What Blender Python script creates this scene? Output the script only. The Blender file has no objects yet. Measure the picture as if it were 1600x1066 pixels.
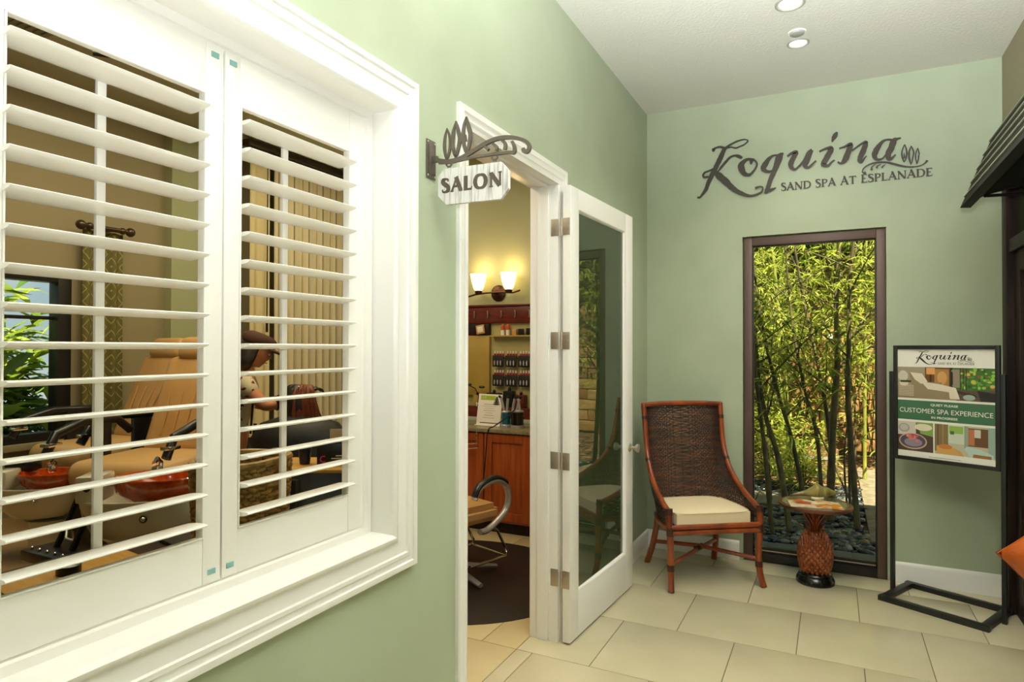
import bpy, bmesh, math, random
from mathutils import Vector, Matrix
random.seed(7)
R = math.radians
PI = math.pi
SC = bpy.context.scene
COL = SC.collection

# ------------------------------------------------------------------ camera
cam_d = bpy.data.cameras.new('camera')
cam_d.sensor_width = 36.0
cam_d.lens = 36.0 * 997.25 / 1600
cam_d.clip_start = 0.05
cam = bpy.data.objects.new('camera', cam_d)
COL.objects.link(cam)
yaw, pitch, roll = .4655056, .01124193, .0020917
Fv = Vector((-math.sin(yaw) * math.cos(pitch), math.cos(yaw) * math.cos(pitch), math.sin(pitch)))
Rt = Vector((math.cos(yaw), math.sin(yaw), 0)); Up = Rt.cross(Fv)
rv = Rt * math.cos(roll) + Up * math.sin(roll); uv = -Rt * math.sin(roll) + Up * math.cos(roll)
mw = Matrix((rv, uv, -Fv)).transposed().to_4x4()
mw.translation = Vector((1.328, 0, 1.58))
cam.matrix_world = mw
SC.camera = cam

# ------------------------------------------------------------------ world, lights, exposure
SC.view_settings.view_transform = 'Standard'
SC.view_settings.look = 'None'
SC.view_settings.gamma = 1
SC.view_settings.use_curve_mapping = False
SC.view_settings.exposure = 0.16
W = bpy.data.worlds.new('world'); SC.world = W; W.use_nodes = True
wn = W.node_tree.nodes; wl = W.node_tree.links; wn.clear()
wo = wn.new('ShaderNodeOutputWorld'); bg = wn.new('ShaderNodeBackground')
tc = wn.new('ShaderNodeTexCoord'); sp = wn.new('ShaderNodeSeparateXYZ')
rp = wn.new('ShaderNodeValToRGB'); nz = wn.new('ShaderNodeTexNoise'); mr = wn.new('ShaderNodeMapRange')
mx = wn.new('ShaderNodeMix'); mx.data_type = 'RGBA'
wl.new(tc.outputs['Generated'], sp.inputs[0]); wl.new(sp.outputs['Z'], rp.inputs[0])
rp.color_ramp.elements[0].position = 0.0; rp.color_ramp.elements[0].color = (.50, .66, .85, 1)
rp.color_ramp.elements[1].position = 0.6; rp.color_ramp.elements[1].color = (.14, .32, .72, 1)
wl.new(tc.outputs['Generated'], nz.inputs['Vector']); nz.inputs['Scale'].default_value = 3.5; nz.inputs['Detail'].default_value = 6
wl.new(nz.outputs['Fac'], mr.inputs[0]); mr.inputs[1].default_value = .5; mr.inputs[2].default_value = .68
wl.new(mr.outputs[0], mx.inputs['Factor']); wl.new(rp.outputs[0], mx.inputs[6]); mx.inputs[7].default_value = (.85, .88, .92, 1)
wl.new(mx.outputs[2], bg.inputs[0]); bg.inputs[1].default_value = 0.9
wl.new(bg.outputs[0], wo.inputs[0])

def lamp(name, kind, loc, energy, color=(1, 1, 1), rot=(0, 0, 0), **kw):
    d = bpy.data.lights.new(name, kind); d.energy = energy; d.color = color
    for k, v in kw.items(): setattr(d, k, v)
    o = bpy.data.objects.new(name, d); o.location = loc; o.rotation_euler = rot
    COL.objects.link(o); return o
# sunlight over the roof into the courtyard and the garden west of the salon
s_ = lamp('sun', 'SUN', (0, 0, 10), 20.0, (1, .93, .80), angle=R(.6))
s_.rotation_euler = Vector((-.35, .62, -1.0)).to_track_quat('-Z', 'Y').to_euler()
# the photographer's flash, just above the lens, head tilted up, and the part of it thrown at the ceiling
fl = lamp('flash', 'SPOT', (1.30, -.02, 1.76), 105, (.88, .93, 1), shadow_soft_size=.035, spot_size=R(148), spot_blend=1.0)
fl.rotation_euler = Vector((-.28, .85, 1.0)).to_track_quat('-Z', 'Y').to_euler()
f2 = lamp('flash_bounce', 'SPOT', (1.45, .72, 1.95), 1200, (.90, .94, 1), shadow_soft_size=.08, spot_size=R(118), spot_blend=1.0)
f2.rotation_euler = Vector((.12, .55, 1)).to_track_quat('-Z', 'Y').to_euler()
# added soft fills for lobby and salon, no fixtures behind them; ceiling downlights between
lamp('lobby_fill', 'AREA', (1.9, -.9, 3.40), 12, (1, .95, .86), shape='RECTANGLE', size=3.0, size_y=2.6)
lamp('lobby_side_fill', 'AREA', (4.6, .9, 2.1), 9, (1, .95, .86), rot=(0, R(90), 0), shape='RECTANGLE', size=2.4, size_y=2.6)
for x_, y_ in ((1.145, 4.266), (1.128, 3.755), (1.7, 3.2)):  # first two sit in the downlights, the last is an added fill without fixture
    lamp('downlight_and_fill', 'SPOT', (x_, y_, 3.44), 42, (1, .92, .78), shadow_soft_size=.06, spot_size=R(130), spot_blend=.8)
lamp('salon_fill', 'AREA', (-2.0, 2.2, 3.40), 52, (1, .82, .55), shape='RECTANGLE', size=1.2, size_y=1.8)  # warm fill added to brighten the salon
lamp('salon_curtain_fill', 'AREA', (-2.3, 4.2, 3.40), 14, (1, .86, .62), shape='RECTANGLE', size=.8, size_y=.8)  # fill added to lift the striped curtain
lamp('salon_counter_fill', 'AREA', (-1.0, 3.6, 3.40), 12, (1, .80, .50), shape='RECTANGLE', size=.8, size_y=.8)  # fill added over the styling chair and counter

# ------------------------------------------------------------------ materials
def lin(c):
    if isinstance(c, str):
        c = tuple(int(c[i:i + 2], 16) / 255 for i in (0, 2, 4))
    return tuple((v / 12.92 if v <= .04045 else ((v + .055) / 1.055) ** 2.4) for v in c) + (1,)

def mat(name, col, rough=.5, metal=0, col2=None, nscale=8, ndetail=4, stretch=None, bump=0, bscale=None,
        coat=0, trans=0, emit=None, estr=0, sub=0, sheen=0, spec=None, ior=None, lo=.35, hi=.65):
    m = bpy.data.materials.new(name); m.use_nodes = True
    nt = m.node_tree; b = nt.nodes['Principled BSDF']; L = nt.links
    b.inputs['Base Color'].default_value = lin(col)
    b.inputs['Roughness'].default_value = rough; b.inputs['Metallic'].default_value = metal
    if coat: b.inputs['Coat Weight'].default_value = coat; b.inputs['Coat Roughness'].default_value = .1
    if trans: b.inputs['Transmission Weight'].default_value = trans
    if spec is not None: b.inputs['Specular IOR Level'].default_value = spec
    if ior: b.inputs['IOR'].default_value = ior
    if sheen: b.inputs['Sheen Weight'].default_value = sheen
    if emit: b.inputs['Emission Color'].default_value = lin(emit); b.inputs['Emission Strength'].default_value = estr
    if col2 is not None or bump:
        t = nt.nodes.new('ShaderNodeTexCoord'); mp = nt.nodes.new('ShaderNodeMapping')
        L.new(t.outputs['Object'], mp.inputs[0])
        if stretch: mp.inputs['Scale'].default_value = stretch
        n = nt.nodes.new('ShaderNodeTexNoise'); n.inputs['Scale'].default_value = nscale; n.inputs['Detail'].default_value = ndetail
        L.new(mp.outputs[0], n.inputs['Vector'])
        if col2 is not None:
            r_ = nt.nodes.new('ShaderNodeValToRGB'); e = r_.color_ramp.elements
            e[0].position = lo; e[1].position = hi; e[0].color = lin(col); e[1].color = lin(col2)
            L.new(n.outputs['Fac'], r_.inputs[0]); L.new(r_.outputs[0], b.inputs['Base Color'])
        if bump:
            n2 = n
            if bscale:
                n2 = nt.nodes.new('ShaderNodeTexNoise'); n2.inputs['Scale'].default_value = bscale; n2.inputs['Detail'].default_value = 3
                L.new(mp.outputs[0], n2.inputs['Vector'])
            bp = nt.nodes.new('ShaderNodeBump'); bp.inputs['Strength'].default_value = bump; bp.inputs['Distance'].default_value = .01
            L.new(n2.outputs['Fac'], bp.inputs['Height']); L.new(bp.outputs[0], b.inputs['Normal'])
    return m

def leafmat(name, c1, c2, tr=.5):
    m = bpy.data.materials.new(name); m.use_nodes = True; nt = m.node_tree; L = nt.links; nt.nodes.clear()
    o = nt.nodes.new('ShaderNodeOutputMaterial'); d = nt.nodes.new('ShaderNodeBsdfPrincipled'); t = nt.nodes.new('ShaderNodeBsdfTranslucent')
    x = nt.nodes.new('ShaderNodeMixShader'); x.inputs[0].default_value = tr
    g = nt.nodes.new('ShaderNodeNewGeometry'); r_ = nt.nodes.new('ShaderNodeValToRGB'); e = r_.color_ramp.elements
    e[0].color = lin(c1); e[1].color = lin(c2)
    L.new(g.outputs['Random Per Island'], r_.inputs[0]); L.new(r_.outputs[0], d.inputs['Base Color']); L.new(r_.outputs[0], t.inputs[0])
    d.inputs['Roughness'].default_value = .45
    L.new(d.outputs[0], x.inputs[1]); L.new(t.outputs[0], x.inputs[2]); L.new(x.outputs[0], o.inputs[0]); return m

def glassmat(name, tint, refl=.1, rough=0.0, film=None, famt=.3):
    """thin pane: tinted see-through plus a fresnel mirror coat"""
    m = bpy.data.materials.new(name); m.use_nodes = True; nt = m.node_tree; L = nt.links; nt.nodes.clear()
    o = nt.nodes.new('ShaderNodeOutputMaterial'); g = nt.nodes.new('ShaderNodeBsdfGlossy'); t = nt.nodes.new('ShaderNodeBsdfTransparent')
    x = nt.nodes.new('ShaderNodeMixShader'); f = nt.nodes.new('ShaderNodeLayerWeight'); f.inputs[0].default_value = refl
    g.inputs['Roughness'].default_value = rough; t.inputs[0].default_value = lin(tint)
    src = t.outputs[0]
    if film:
        d = nt.nodes.new('ShaderNodeBsdfDiffuse'); d.inputs[0].default_value = lin(film); y = nt.nodes.new('ShaderNodeMixShader'); y.inputs[0].default_value = famt
        L.new(t.outputs[0], y.inputs[1]); L.new(d.outputs[0], y.inputs[2]); src = y.outputs[0]
    L.new(f.outputs['Fresnel'], x.inputs[0]); L.new(src, x.inputs[1]); L.new(g.outputs[0], x.inputs[2]); L.new(x.outputs[0], o.inputs[0]); return m

M = dict(
 green=mat('sage_wall_paint', 'aab497', .55, col2='b0ba9e', nscale=3, bump=.06, bscale=160),
 beigewall=mat('tan_wall_paint', '9c9176', .6, bump=.05, bscale=160),
 salonwall=mat('salon_wall_paint', '988b6b', .6, bump=.05, bscale=160),
 salongreen=mat('salon_green_paint', 'a9ad86', .6, bump=.05, bscale=160),
 ceiling=mat('ceiling_paint', 'dbd9cc', .8, bump=.35, bscale=70),
 trim=mat('white_gloss_trim', 'f5f3ec', .28),
 shutter=mat('shutter_white', 'f6f3ea', .30),
 tile=mat('cream_floor_tile', 'c6bd9d', .16, col2='beb595', nscale=2.2, ndetail=6, bump=.02, bscale=25),
 grout=mat('grout', '6f6650', .9),
 tilesalon=mat('salon_floor_tile', 'c9b98e', .2, col2='bfae82', nscale=2.2, ndetail=6),
 bronze=mat('bronze_window_frame', '5f4b41', .38, .3),
 darkmetal=mat('dark_anodised_frame', '2b2826', .4, .4),
 pewter=mat('pewter_iron', '6e665b', .45, .55, bump=.1, bscale=90),
 letter=mat('bronze_letter', '433c31', .45, .35, bump=.15, bscale=120),
 nickel=mat('satin_nickel', 'c0b5a2', .42, .85),
 chrome=mat('chrome', 'e0e0dc', .08, 1),
 black=mat('black_powder_coat', '1b1c19', .42),
 blackgloss=mat('black_lacquer', '14120f', .18, coat=.4),
 rattan=mat('rattan_pole', 'a04a1a', .3, col2='6a280c', nscale=9, stretch=(1, 1, .35), coat=.5),
 rattanjoint=mat('rattan_binding', '4b2210', .4, col2='33160a', nscale=60),
 weave=mat('woven_seagrass', '3a241a', .42, col2='7d4a28', nscale=14, ndetail=5, stretch=(.45, .45, 5), bump=.4, bscale=200, lo=.42, hi=.66, coat=.3),
 weavedark=mat('woven_dark', '22160f', .5),
 cushion=mat('cream_cushion', 'ead7b0', .75, bump=.15, bscale=220),
 piping=mat('cushion_piping', 'd9c69e', .7),
 pineapple=mat('carved_wood', '9c4f20', .35, col2='853c14', nscale=14, coat=.3),
 tabletop=mat('table_rim_wood', '6a3820', .4, col2='502817', nscale=10, coat=.15),
 tableglass=mat('table_top_inlay', '7d7d62', .12, coat=.6),
 shell=mat('shell', 'a08f4c', .35, col2='7c7337', nscale=9, stretch=(5, 1, 1), coat=.3),
 paper=mat('white_paper', 'e6e2d6', .55),
 cardboard=mat('cardboard', 'b5a183', .8),
 orange=mat('orange_leather', 'b9560f', .4, col2='9a4308', nscale=7, bump=.3, bscale=60),
 darkwood=mat('dark_wood', '2e1b15', .5, col2='1b0f0b', nscale=8, stretch=(6, 6, .5), spec=.25),
 redwood=mat('cherry_cabinet', 'ab5524', .35, col2='8f4216', nscale=5, stretch=(6, 6, .5), coat=.25),
 redtrim=mat('cherry_trim', '6a2312', .35, col2='521a0d', nscale=8, stretch=(1, 6, 6), coat=.3),
 counter=mat('stone_counter', '8f8868', .25, col2='7c7558', nscale=40),
 mustard=mat('mustard_panel', 'b59a48', .5, col2='a58b3d', nscale=3),
 rackwall=mat('niche_paint', 'b0a76c', .6),
 tan=mat('tan_leather', 'c79b62', .45, col2='b98c54', nscale=5, bump=.1, bscale=120),
 tan2=mat('tan_leather_seat', 'c9a26c', .4),
 blackpl=mat('black_plastic', '17181a', .3),
 porcelain=mat('white_basin', 'd9d3c0', .12, coat=.5),
 orangeglass=mat('orange_glass_bowl', 'd0530f', .06, col2='a83a08', nscale=30, coat=.8, ior=1.5),
 platform=mat('tan_platform', 'a18052', .5),
 mat_=mat('black_rubber_mat', '211c17', .45, bump=.1, bscale=80),
 steel=mat('brushed_steel', 'b4b4b0', .34, .6),
 wicker=mat('wicker', '9a7440', .5, col2='d8b06a', nscale=26, ndetail=3, stretch=(1, 1, 3), lo=.38, hi=.66),
 desk=mat('dark_desk', '2b201a', .35),
 yboard=mat('yellow_wood_board', 'cf9f4b', .4, col2='c08f3c', nscale=6, stretch=(1, 8, 1)),
 curtain=mat('olive_curtain', '6d6636', .7, col2='827a44', nscale=4),
 rod=mat('wood_finial', '3a2414', .3, coat=.4),
 glass=glassmat('window_glass', 'f4f7f2', .06),
 garden_glass=glassmat('garden_window_glass', 'eef2e6', .10),
 doorglass=glassmat('door_glass_tint', 'b4c2a6', .46, 0, '6f8458', .22),
 sconceglass=mat('frosted_glass_shade', 'f6e8c0', .5, emit='ffd98a', estr=3.2),
 sconcemetal=mat('oil_rubbed_bronze', '4a2e1c', .35, .6),
 bulb=mat('lamp_glow', 'fff2d8', .5, emit='ffedc8', estr=6),
 greyplastic=mat('grey_plastic', 'a6a69c', .5),
 teal=mat('teal_magnet', '7fb0a6', .3),
 skin=mat('skin', 'd08a64', .5, sub=.1),
 hair=mat('dark_hair', '1c1410', .45, col2='2c1d14', nscale=40, stretch=(6, 6, 1)),
 redhair=mat('auburn_hair', '5a2410', .45, col2='8a3c18', nscale=40, stretch=(6, 6, 1)),
 cap=mat('brown_felt', '4a2a1e', .8),
 blouse=mat('cream_floral_blouse', 'dbcdb2', .8, col2='7c1f30', nscale=26, ndetail=1, lo=.60, hi=.64),
 cape=mat('black_cape', '101113', .55, bump=.2, bscale=12),
 glove=mat('black_glove', '111214', .35),
 foil=mat('hair_foil', 'd8d8d8', .25, 1),
 blocks=[mat('garden_block_a', 'a87f45', .85, col2='8c6532', nscale=14, bump=.4, bscale=60), mat('garden_block_b', 'b8925a', .85, col2='98743e', nscale=14, bump=.4, bscale=60), mat('garden_block_c', '9a6f40', .85, col2='80562e', nscale=14, bump=.4, bscale=60)],
 mortar=mat('block_mortar', '8b7a5c', .9),
 soil=mat('garden_soil', '4a3a28', .95, col2='6b5538', nscale=18, bump=.5, bscale=50),
 mulch=mat('bark_chips', '7b5434', .9, col2='a87e58', nscale=40, bump=.6, bscale=60),
 pebble=mat('black_pebble', '23262a', .22, col2='3a3e42', nscale=9),
 pebble2=mat('grey_pebble', '5a5d5e', .3, col2='77797a', nscale=9),
 paver=mat('garden_paver', '8a7a66', .8, col2='6f6252', nscale=12, bump=.3, bscale=50),
 slab=mat('grey_slab', '565a58', .7, bump=.2, bscale=60),
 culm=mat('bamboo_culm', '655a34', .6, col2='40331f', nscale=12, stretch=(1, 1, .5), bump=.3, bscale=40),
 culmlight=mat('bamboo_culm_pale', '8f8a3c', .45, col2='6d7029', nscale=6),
 barrel=mat('barrel_wood', '8a6244', .8, col2='6c4a32', nscale=9, stretch=(5, 5, .6)),
 leafy=leafmat('bamboo_leaf', '56700f', 'dfe06a', .55),
 leafd=leafmat('dark_leaf', '1d3010', '5b7a24', .45),
 leafp=leafmat('palm_leaf', '3f6418', 'b9c24a', .45),
 sign_dark=mat('bronze_sign_letter', '5c5245', .5, .2),
 awn=mat('dark_bronze_slat', '17120f', .6, 0, spec=.15),
 awn_highlight=mat('pale_slat_highlight', 'a8a98c', .35, .2),
)
# ------------------------------------------------------------------ builders
class B:
    """collects verts and faces for ONE mesh object"""
    def __init__(s): s.v = []; s.f = []; s.m = []; s.mi = 0
    def add(s, vs, fs):
        o = len(s.v); s.v += [tuple(p) for p in vs]
        for f in fs: s.f.append(tuple(i + o for i in f)); s.m.append(s.mi)
        return s
    def box(s, x0, x1, y0, y1, z0, z1, mtx=None):
        vs = [Vector((x, y, z)) for x in (x0, x1) for y in (y0, y1) for z in (z0, z1)]
        if mtx: vs = [mtx @ v for v in vs]
        return s.add(vs, [(0, 1, 3, 2), (4, 6, 7, 5), (0, 4, 5, 1), (2, 3, 7, 6), (0, 2, 6, 4), (1, 5, 7, 3)])
    def bbox(s, x0, x1, y0, y1, z0, z1, b=.003, mtx=None):
        """box with chamfered edges"""
        bm = bmesh.new(); bmesh.ops.create_cube(bm, size=1)
        for v in bm.verts: v.co = Vector((x0 + (v.co.x + .5) * (x1 - x0), y0 + (v.co.y + .5) * (y1 - y0), z0 + (v.co.z + .5) * (z1 - z0)))
        bmesh.ops.bevel(bm, geom=bm.edges[:], offset=min(b, abs(x1 - x0) * .45, abs(y1 - y0) * .45, abs(z1 - z0) * .45), segments=2, affect='EDGES', profile=.6)
        bm.verts.ensure_lookup_table(); bm.verts.index_update()
        vs = [(mtx @ v.co) if mtx else v.co.copy() for v in bm.verts]
        fs = [[v.index for v in f.verts] for f in bm.faces]; bm.free(); return s.add(vs, fs)
    def tube(s, pts, rad, n=10, cap=True, closed=False, flat=None):
        pts = [Vector(p) for p in pts]; N = len(pts)
        rs = rad if isinstance(rad, (list, tuple)) else [rad] * N
        rings = []; prev = None
        for i, p in enumerate(pts):
            if closed: t = pts[(i + 1) % N] - pts[i - 1]
            else: t = pts[min(i + 1, N - 1)] - pts[max(i - 1, 0)]
            t.normalize()
            if prev is None:
                a = Vector((0, 0, 1)) if abs(t.z) < .9 else Vector((1, 0, 0)); prev = (a - t * a.dot(t)).normalized()
            else: prev = (prev - t * prev.dot(t)).normalized()
            q = t.cross(prev)
            fl_ = flat or (1, 1)
            rings.append([p + (prev * math.cos(2 * PI * k / n) * fl_[0] + q * math.sin(2 * PI * k / n) * fl_[1]) * rs[i] for k in range(n)])
        vs = [v for r_ in rings for v in r_]; fs = []
        for i in range(N if closed else N - 1):
            j = (i + 1) % N
            for k in range(n): fs.append((i * n + k, i * n + (k + 1) % n, j * n + (k + 1) % n, j * n + k))
        if cap and not closed:
            fs.append(tuple(range(n))[::-1]); fs.append(tuple((N - 1) * n + k for k in range(n)))
        return s.add(vs, fs)
    def lathe(s, prof, n=32, c=(0, 0, 0), mtx=None, squash=(1, 1)):
        vs = []; fs = []; m = len(prof)
        for (r_, z) in prof:
            for k in range(n): vs.append(Vector((c[0] + r_ * squash[0] * math.cos(2 * PI * k / n), c[1] + r_ * squash[1] * math.sin(2 * PI * k / n), c[2] + z)))
        if mtx: vs = [mtx @ v for v in vs]
        for i in range(m - 1):
            for k in range(n): fs.append((i * n + k, i * n + (k + 1) % n, (i + 1) * n + (k + 1) % n, (i + 1) * n + k))
        if prof[0][0] > 1e-5: fs.append(tuple(range(n))[::-1])
        if prof[-1][0] > 1e-5: fs.append(tuple((m - 1) * n + k for k in range(n)))
        return s.add(vs, fs)
    def prism(s, poly, fr, d0, d1):
        """flat polygon in frame fr=(O,U,V,N) thickened from d0 to d1 along N"""
        O, U, V, N = [Vector(a) for a in fr]; n = len(poly)
        vs = [O + U * a + V * b + N * d for d in (d0, d1) for a, b in poly]
        fs = [tuple(range(n))[::-1], tuple(range(n, 2 * n))] + [(i, (i + 1) % n, n + (i + 1) % n, n + i) for i in range(n)]
        return s.add(vs, fs)
    def ribbon(s, pts, fr, d0, d1, sub=5, kx=1.0):
        """variable-width stroke (a, b, width) in a plane, thickened"""
        O, U, V, N = [Vector(a) for a in fr]
        P = []
        n = len(pts)
        for i in range(n - 1):
            p0 = pts[max(i - 1, 0)]; p1 = pts[i]; p2 = pts[i + 1]; p3 = pts[min(i + 2, n - 1)]
            for k in range(sub):
                t = k / sub
                P.append(tuple(.5 * (2 * b + (c - a) * t + (2 * a - 5 * b + 4 * c - d) * t * t + (3 * b - a - 3 * c + d) * t ** 3) for a, b, c, d in zip(p0, p1, p2, p3)))
        P.append(tuple(pts[-1]))
        L_ = []; Rr = []
        for i, p in enumerate(P):
            q0 = P[max(i - 1, 0)]; q1 = P[min(i + 1, len(P) - 1)]
            tx, ty = q1[0] - q0[0], q1[1] - q0[1]; l = math.hypot(tx, ty) or 1
            nx, ny = -ty / l, tx / l; w = max(p[2], .0002) / 2
            L_.append((p[0] + nx * w, p[1] + ny * w)); Rr.append((p[0] - nx * w, p[1] - ny * w))
        m = len(P); vs = []
        for d in (d0, d1):
            for a, b in L_ + Rr: vs.append(O + U * a + V * b + N * d)
        fs = []
        for i in range(m - 1):
            a, b, c, d = i, i + 1, m + i + 1, m + i
            fs += [(a + 2 * m, d + 2 * m, c + 2 * m, b + 2 * m), (a, b, c, d), (a, a + 2 * m, b + 2 * m, b), (d, c, c + 2 * m, d + 2 * m)]
        fs += [(0, m, 3 * m, 2 * m), (m - 1, 3 * m - 1, 4 * m - 1, 2 * m - 1)]
        return s.add(vs, fs)
    def sphere(s, c, r, n=12, sq=(1, 1, 1)):
        prof = [(math.sin(PI * i / n) * r, -math.cos(PI * i / n) * r) for i in range(n + 1)]
        vs = []; o = len(s.v)
        m = Matrix.Translation(c) @ Matrix.Diagonal((sq[0], sq[1], sq[2], 1))
        return s.lathe([(max(a, 1e-6), b) for a, b in prof], n * 2 if n < 16 else 32, mtx=m)
    def build(s, name, mt, parent=None, loc=None, smooth=True, angle=38, world=False, kind=None, label=None):
        off = Vector((0, 0, 0))
        if world and parent is not None: off = root_loc(parent)
        if loc is not None: off = Vector(loc)
        me = bpy.data.meshes.new(name)
        me.from_pydata([tuple(Vector(v) - off) for v in s.v] if off.length else s.v, [], s.f)
        ms = mt if isinstance(mt, list) else [mt]
        for m_ in ms: me.materials.append(m_)
        if len(ms) > 1: me.polygons.foreach_set('material_index', s.m)
        me.update()
        if len(s.f) < 60000:
            bm = bmesh.new(); bm.from_mesh(me); bmesh.ops.recalc_face_normals(bm, faces=bm.faces); bm.to_mesh(me); bm.free()
        if smooth:
            me.polygons.foreach_set('use_smooth', [True] * len(me.polygons))
            me.set_sharp_from_angle(angle=R(angle))
        o = bpy.data.objects.new(name, me); COL.objects.link(o)
        if parent is not None: o.parent = parent
        if loc is not None: o.location = loc
        if kind: o['kind'] = kind
        if label: o['label'] = label
        return o

def root_loc(o):
    t = Vector((0, 0, 0))
    while o is not None: t += o.location; o = o.parent
    return t

def tag(o, label=None, cat=None, group=None, kind=None):
    if label: o['label'] = label
    if cat: o['category'] = cat
    if group: o['group'] = group
    if kind: o['kind'] = kind
    return o

def thing(name, label, cat, loc=(0, 0, 0), rz=0, group=None):
    o = bpy.data.objects.new(name, None); COL.objects.link(o)
    o.location = loc; o.rotation_euler = (0, 0, rz); o.empty_display_size = .1
    return tag(o, label, cat, group)

def structure(name, loc=(0, 0, 0), label=None):
    o = bpy.data.objects.new(name, None); COL.objects.link(o); o.location = loc; o['kind'] = 'structure'
    if label: o['label'] = label
    return o

def dup(root, loc, rz=None, label=None, group=None):
    kids = {}
    for o in ALLO():
        if o.parent: kids.setdefault(o.parent.name, []).append(o)
    def cp(o, par):
        c = o.copy(); COL.objects.link(c); c.parent = par
        for k in kids.get(o.name, []): cp(k, c)
        return c
    c = cp(root, root.parent); c.location = loc
    if rz is not None: c.rotation_euler = (0, 0, rz)
    if label: c['label'] = label
    if group: c['group'] = group
    return c
def ALLO(): return list(COL.objects)

def frame_sweep(b, cs, prof, xdir, closed=True):
    """cs: corner list [(point, inward miter vec)], prof: [(inset, height)] ; xdir: normal"""
    n = len(cs); m = len(prof); xd = Vector(xdir); vs = []
    for p, inw in cs:
        for d, h in prof: vs.append(Vector(p) + Vector(inw) * d + xd * h)
    fs = []
    for i in range(n if closed else n - 1):
        j = (i + 1) % n
        for k in range(m - 1): fs.append((i * m + k, i * m + k + 1, j * m + k + 1, j * m + k))
    if not closed: fs += [tuple(range(m)), tuple((n - 1) * m + k for k in range(m))[::-1]]
    return b.add(vs, fs)

def wall_panels(b, ax, c0, c1, a0, a1, z0, z1, holes):
    """wall slab with rectangular holes; ax='x' slab spans x c0..c1 and runs along y"""
    ys = sorted({a0, a1} | {h for H in holes for h in H[:2]}); zs = sorted({z0, z1} | {h for H in holes for h in H[2:]})
    for i in range(len(ys) - 1):
        for j in range(len(zs) - 1):
            my = (ys[i] + ys[i + 1]) / 2; mz = (zs[j] + zs[j + 1]) / 2
            if any(H[0] < my < H[1] and H[2] < mz < H[3] for H in holes): continue
            if ax == 'x': b.box(c0, c1, ys[i], ys[i + 1], zs[j], zs[j + 1])
            else: b.box(ys[i], ys[i + 1], c0, c1, zs[j], zs[j + 1])

def textmesh(txt, size, name, mt, parent, loc, rot, extrude=.0005, align='CENTER', bold=0, sx=1.0):
    c = bpy.data.curves.new(name, 'FONT'); c.body = txt; c.size = size; c.extrude = extrude; c.align_x = align; c.offset = bold
    o = bpy.data.objects.new('t', c); me = bpy.data.meshes.new_from_object(o); me.name = name
    bpy.data.objects.remove(o)
    me.materials.clear(); me.materials.append(mt)
    q = bpy.data.objects.new(name, me); COL.objects.link(q); q.parent = parent; q.location = loc; q.rotation_euler = rot; q.scale = (sx, 1, 1)
    return q

# serif capitals as pen strokes: unit cap height
T_, t_ = .15, .075
GL = {
 'S': (.55, [[(.47, .80, .05), (.44, .95, .07), (.28, 1.0, t_), (.10, .92, T_), (.10, .72, T_), (.28, .55, T_ * 1.1), (.46, .38, T_), (.46, .12, T_), (.26, 0, t_), (.08, .04, .07), (.05, .22, .05)]]),
 'A': (.80, [[(.06, 0, t_), (.40, 1, t_)], [(.36, 1.08, T_), (.72, 0, T_)], [(.18, .36, t_), (.58, .36, t_)], [(-.04, 0, .05), (.18, 0, .05)], [(.58, 0, .05), (.84, 0, .05)]]),
 'N': (.86, [[(.12, 0, t_), (.12, 1, t_)], [(.10, 1, T_), (.72, 0, T_)], [(.74, 0, t_), (.74, 1, t_)], [(0, 1, .05), (.2, 1, .05)], [(0, 0, .05), (.24, 0, .05)], [(.62, 1, .05), (.86, 1, .05)]]),
 'D': (.82, [[(.14, 0, T_), (.14, 1, T_)], [(0, 1, .05), (.3, .98, .07), (.6, .88, .1), (.74, .5, T_), (.6, .12, .1), (.3, .02, .07), (0, 0, .05)]]),
 'P': (.62, [[(.14, 0, T_), (.14, 1, T_)], [(0, 1, .05), (.3, .98, .07), (.52, .88, .1), (.55, .72, .13), (.44, .52, .08), (.2, .46, .06)], [(0, 0, .05), (.3, 0, .05)]]),
 'T': (.74, [[(.36, 0, T_), (.36, 1, T_)], [(0, .98, .08), (.72, .98, .08)], [(.02, 1, .05), (0, .82, .04)], [(.70, 1, .05), (.73, .82, .04)], [(.24, 0, .05), (.5, 0, .05)]]),
 'E': (.62, [[(.14, 0, T_), (.14, 1, T_)], [(0, .98, .07), (.54, .98, .07), (.56, .84, .04)], [(.14, .52, .06), (.44, .52, .07)], [(0, .02, .07), (.56, .02, .07), (.6, .2, .04)]]),
 'L': (.60, [[(.14, 0, T_), (.14, 1, T_)], [(0, 1, .05), (.28, 1, .05)], [(0, .02, .07), (.54, .02, .07), (.58, .22, .04)]]),
 'O': (.96, [[(.46, 1, .08), (.2, .9, .12), (.08, .5, T_), (.2, .1, .12), (.46, 0, .08), (.72, .1, .12), (.84, .5, T_), (.72, .9, .12), (.46, 1, .08)]]),
}
def serif(txt, fr, width, h, d0, d1, wk=1.0, big=1.0, gap=.10):
    """one builder per letter"""
    adv = 0
    for w_ in txt: adv += .42 if w_ == ' ' else GL[w_][0] + gap
    adv -= gap; k = width / adv; x = 0; first = True; res = []
    for ch in txt:
        if ch == ' ': x += .42; first = True; continue
        hh = h * (big if first else 1); first = False; b = B()
        for i, st in enumerate(GL[ch][1]):
            b.ribbon([((x + p[0]) * k, p[1] * hh, p[2] * min(k, h) * wk) for p in st], fr, d0, d1 + i * .00003, sub=4 if len(st) > 3 else 1)
        x += GL[ch][0] + gap; res.append(b)
    return res
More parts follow.
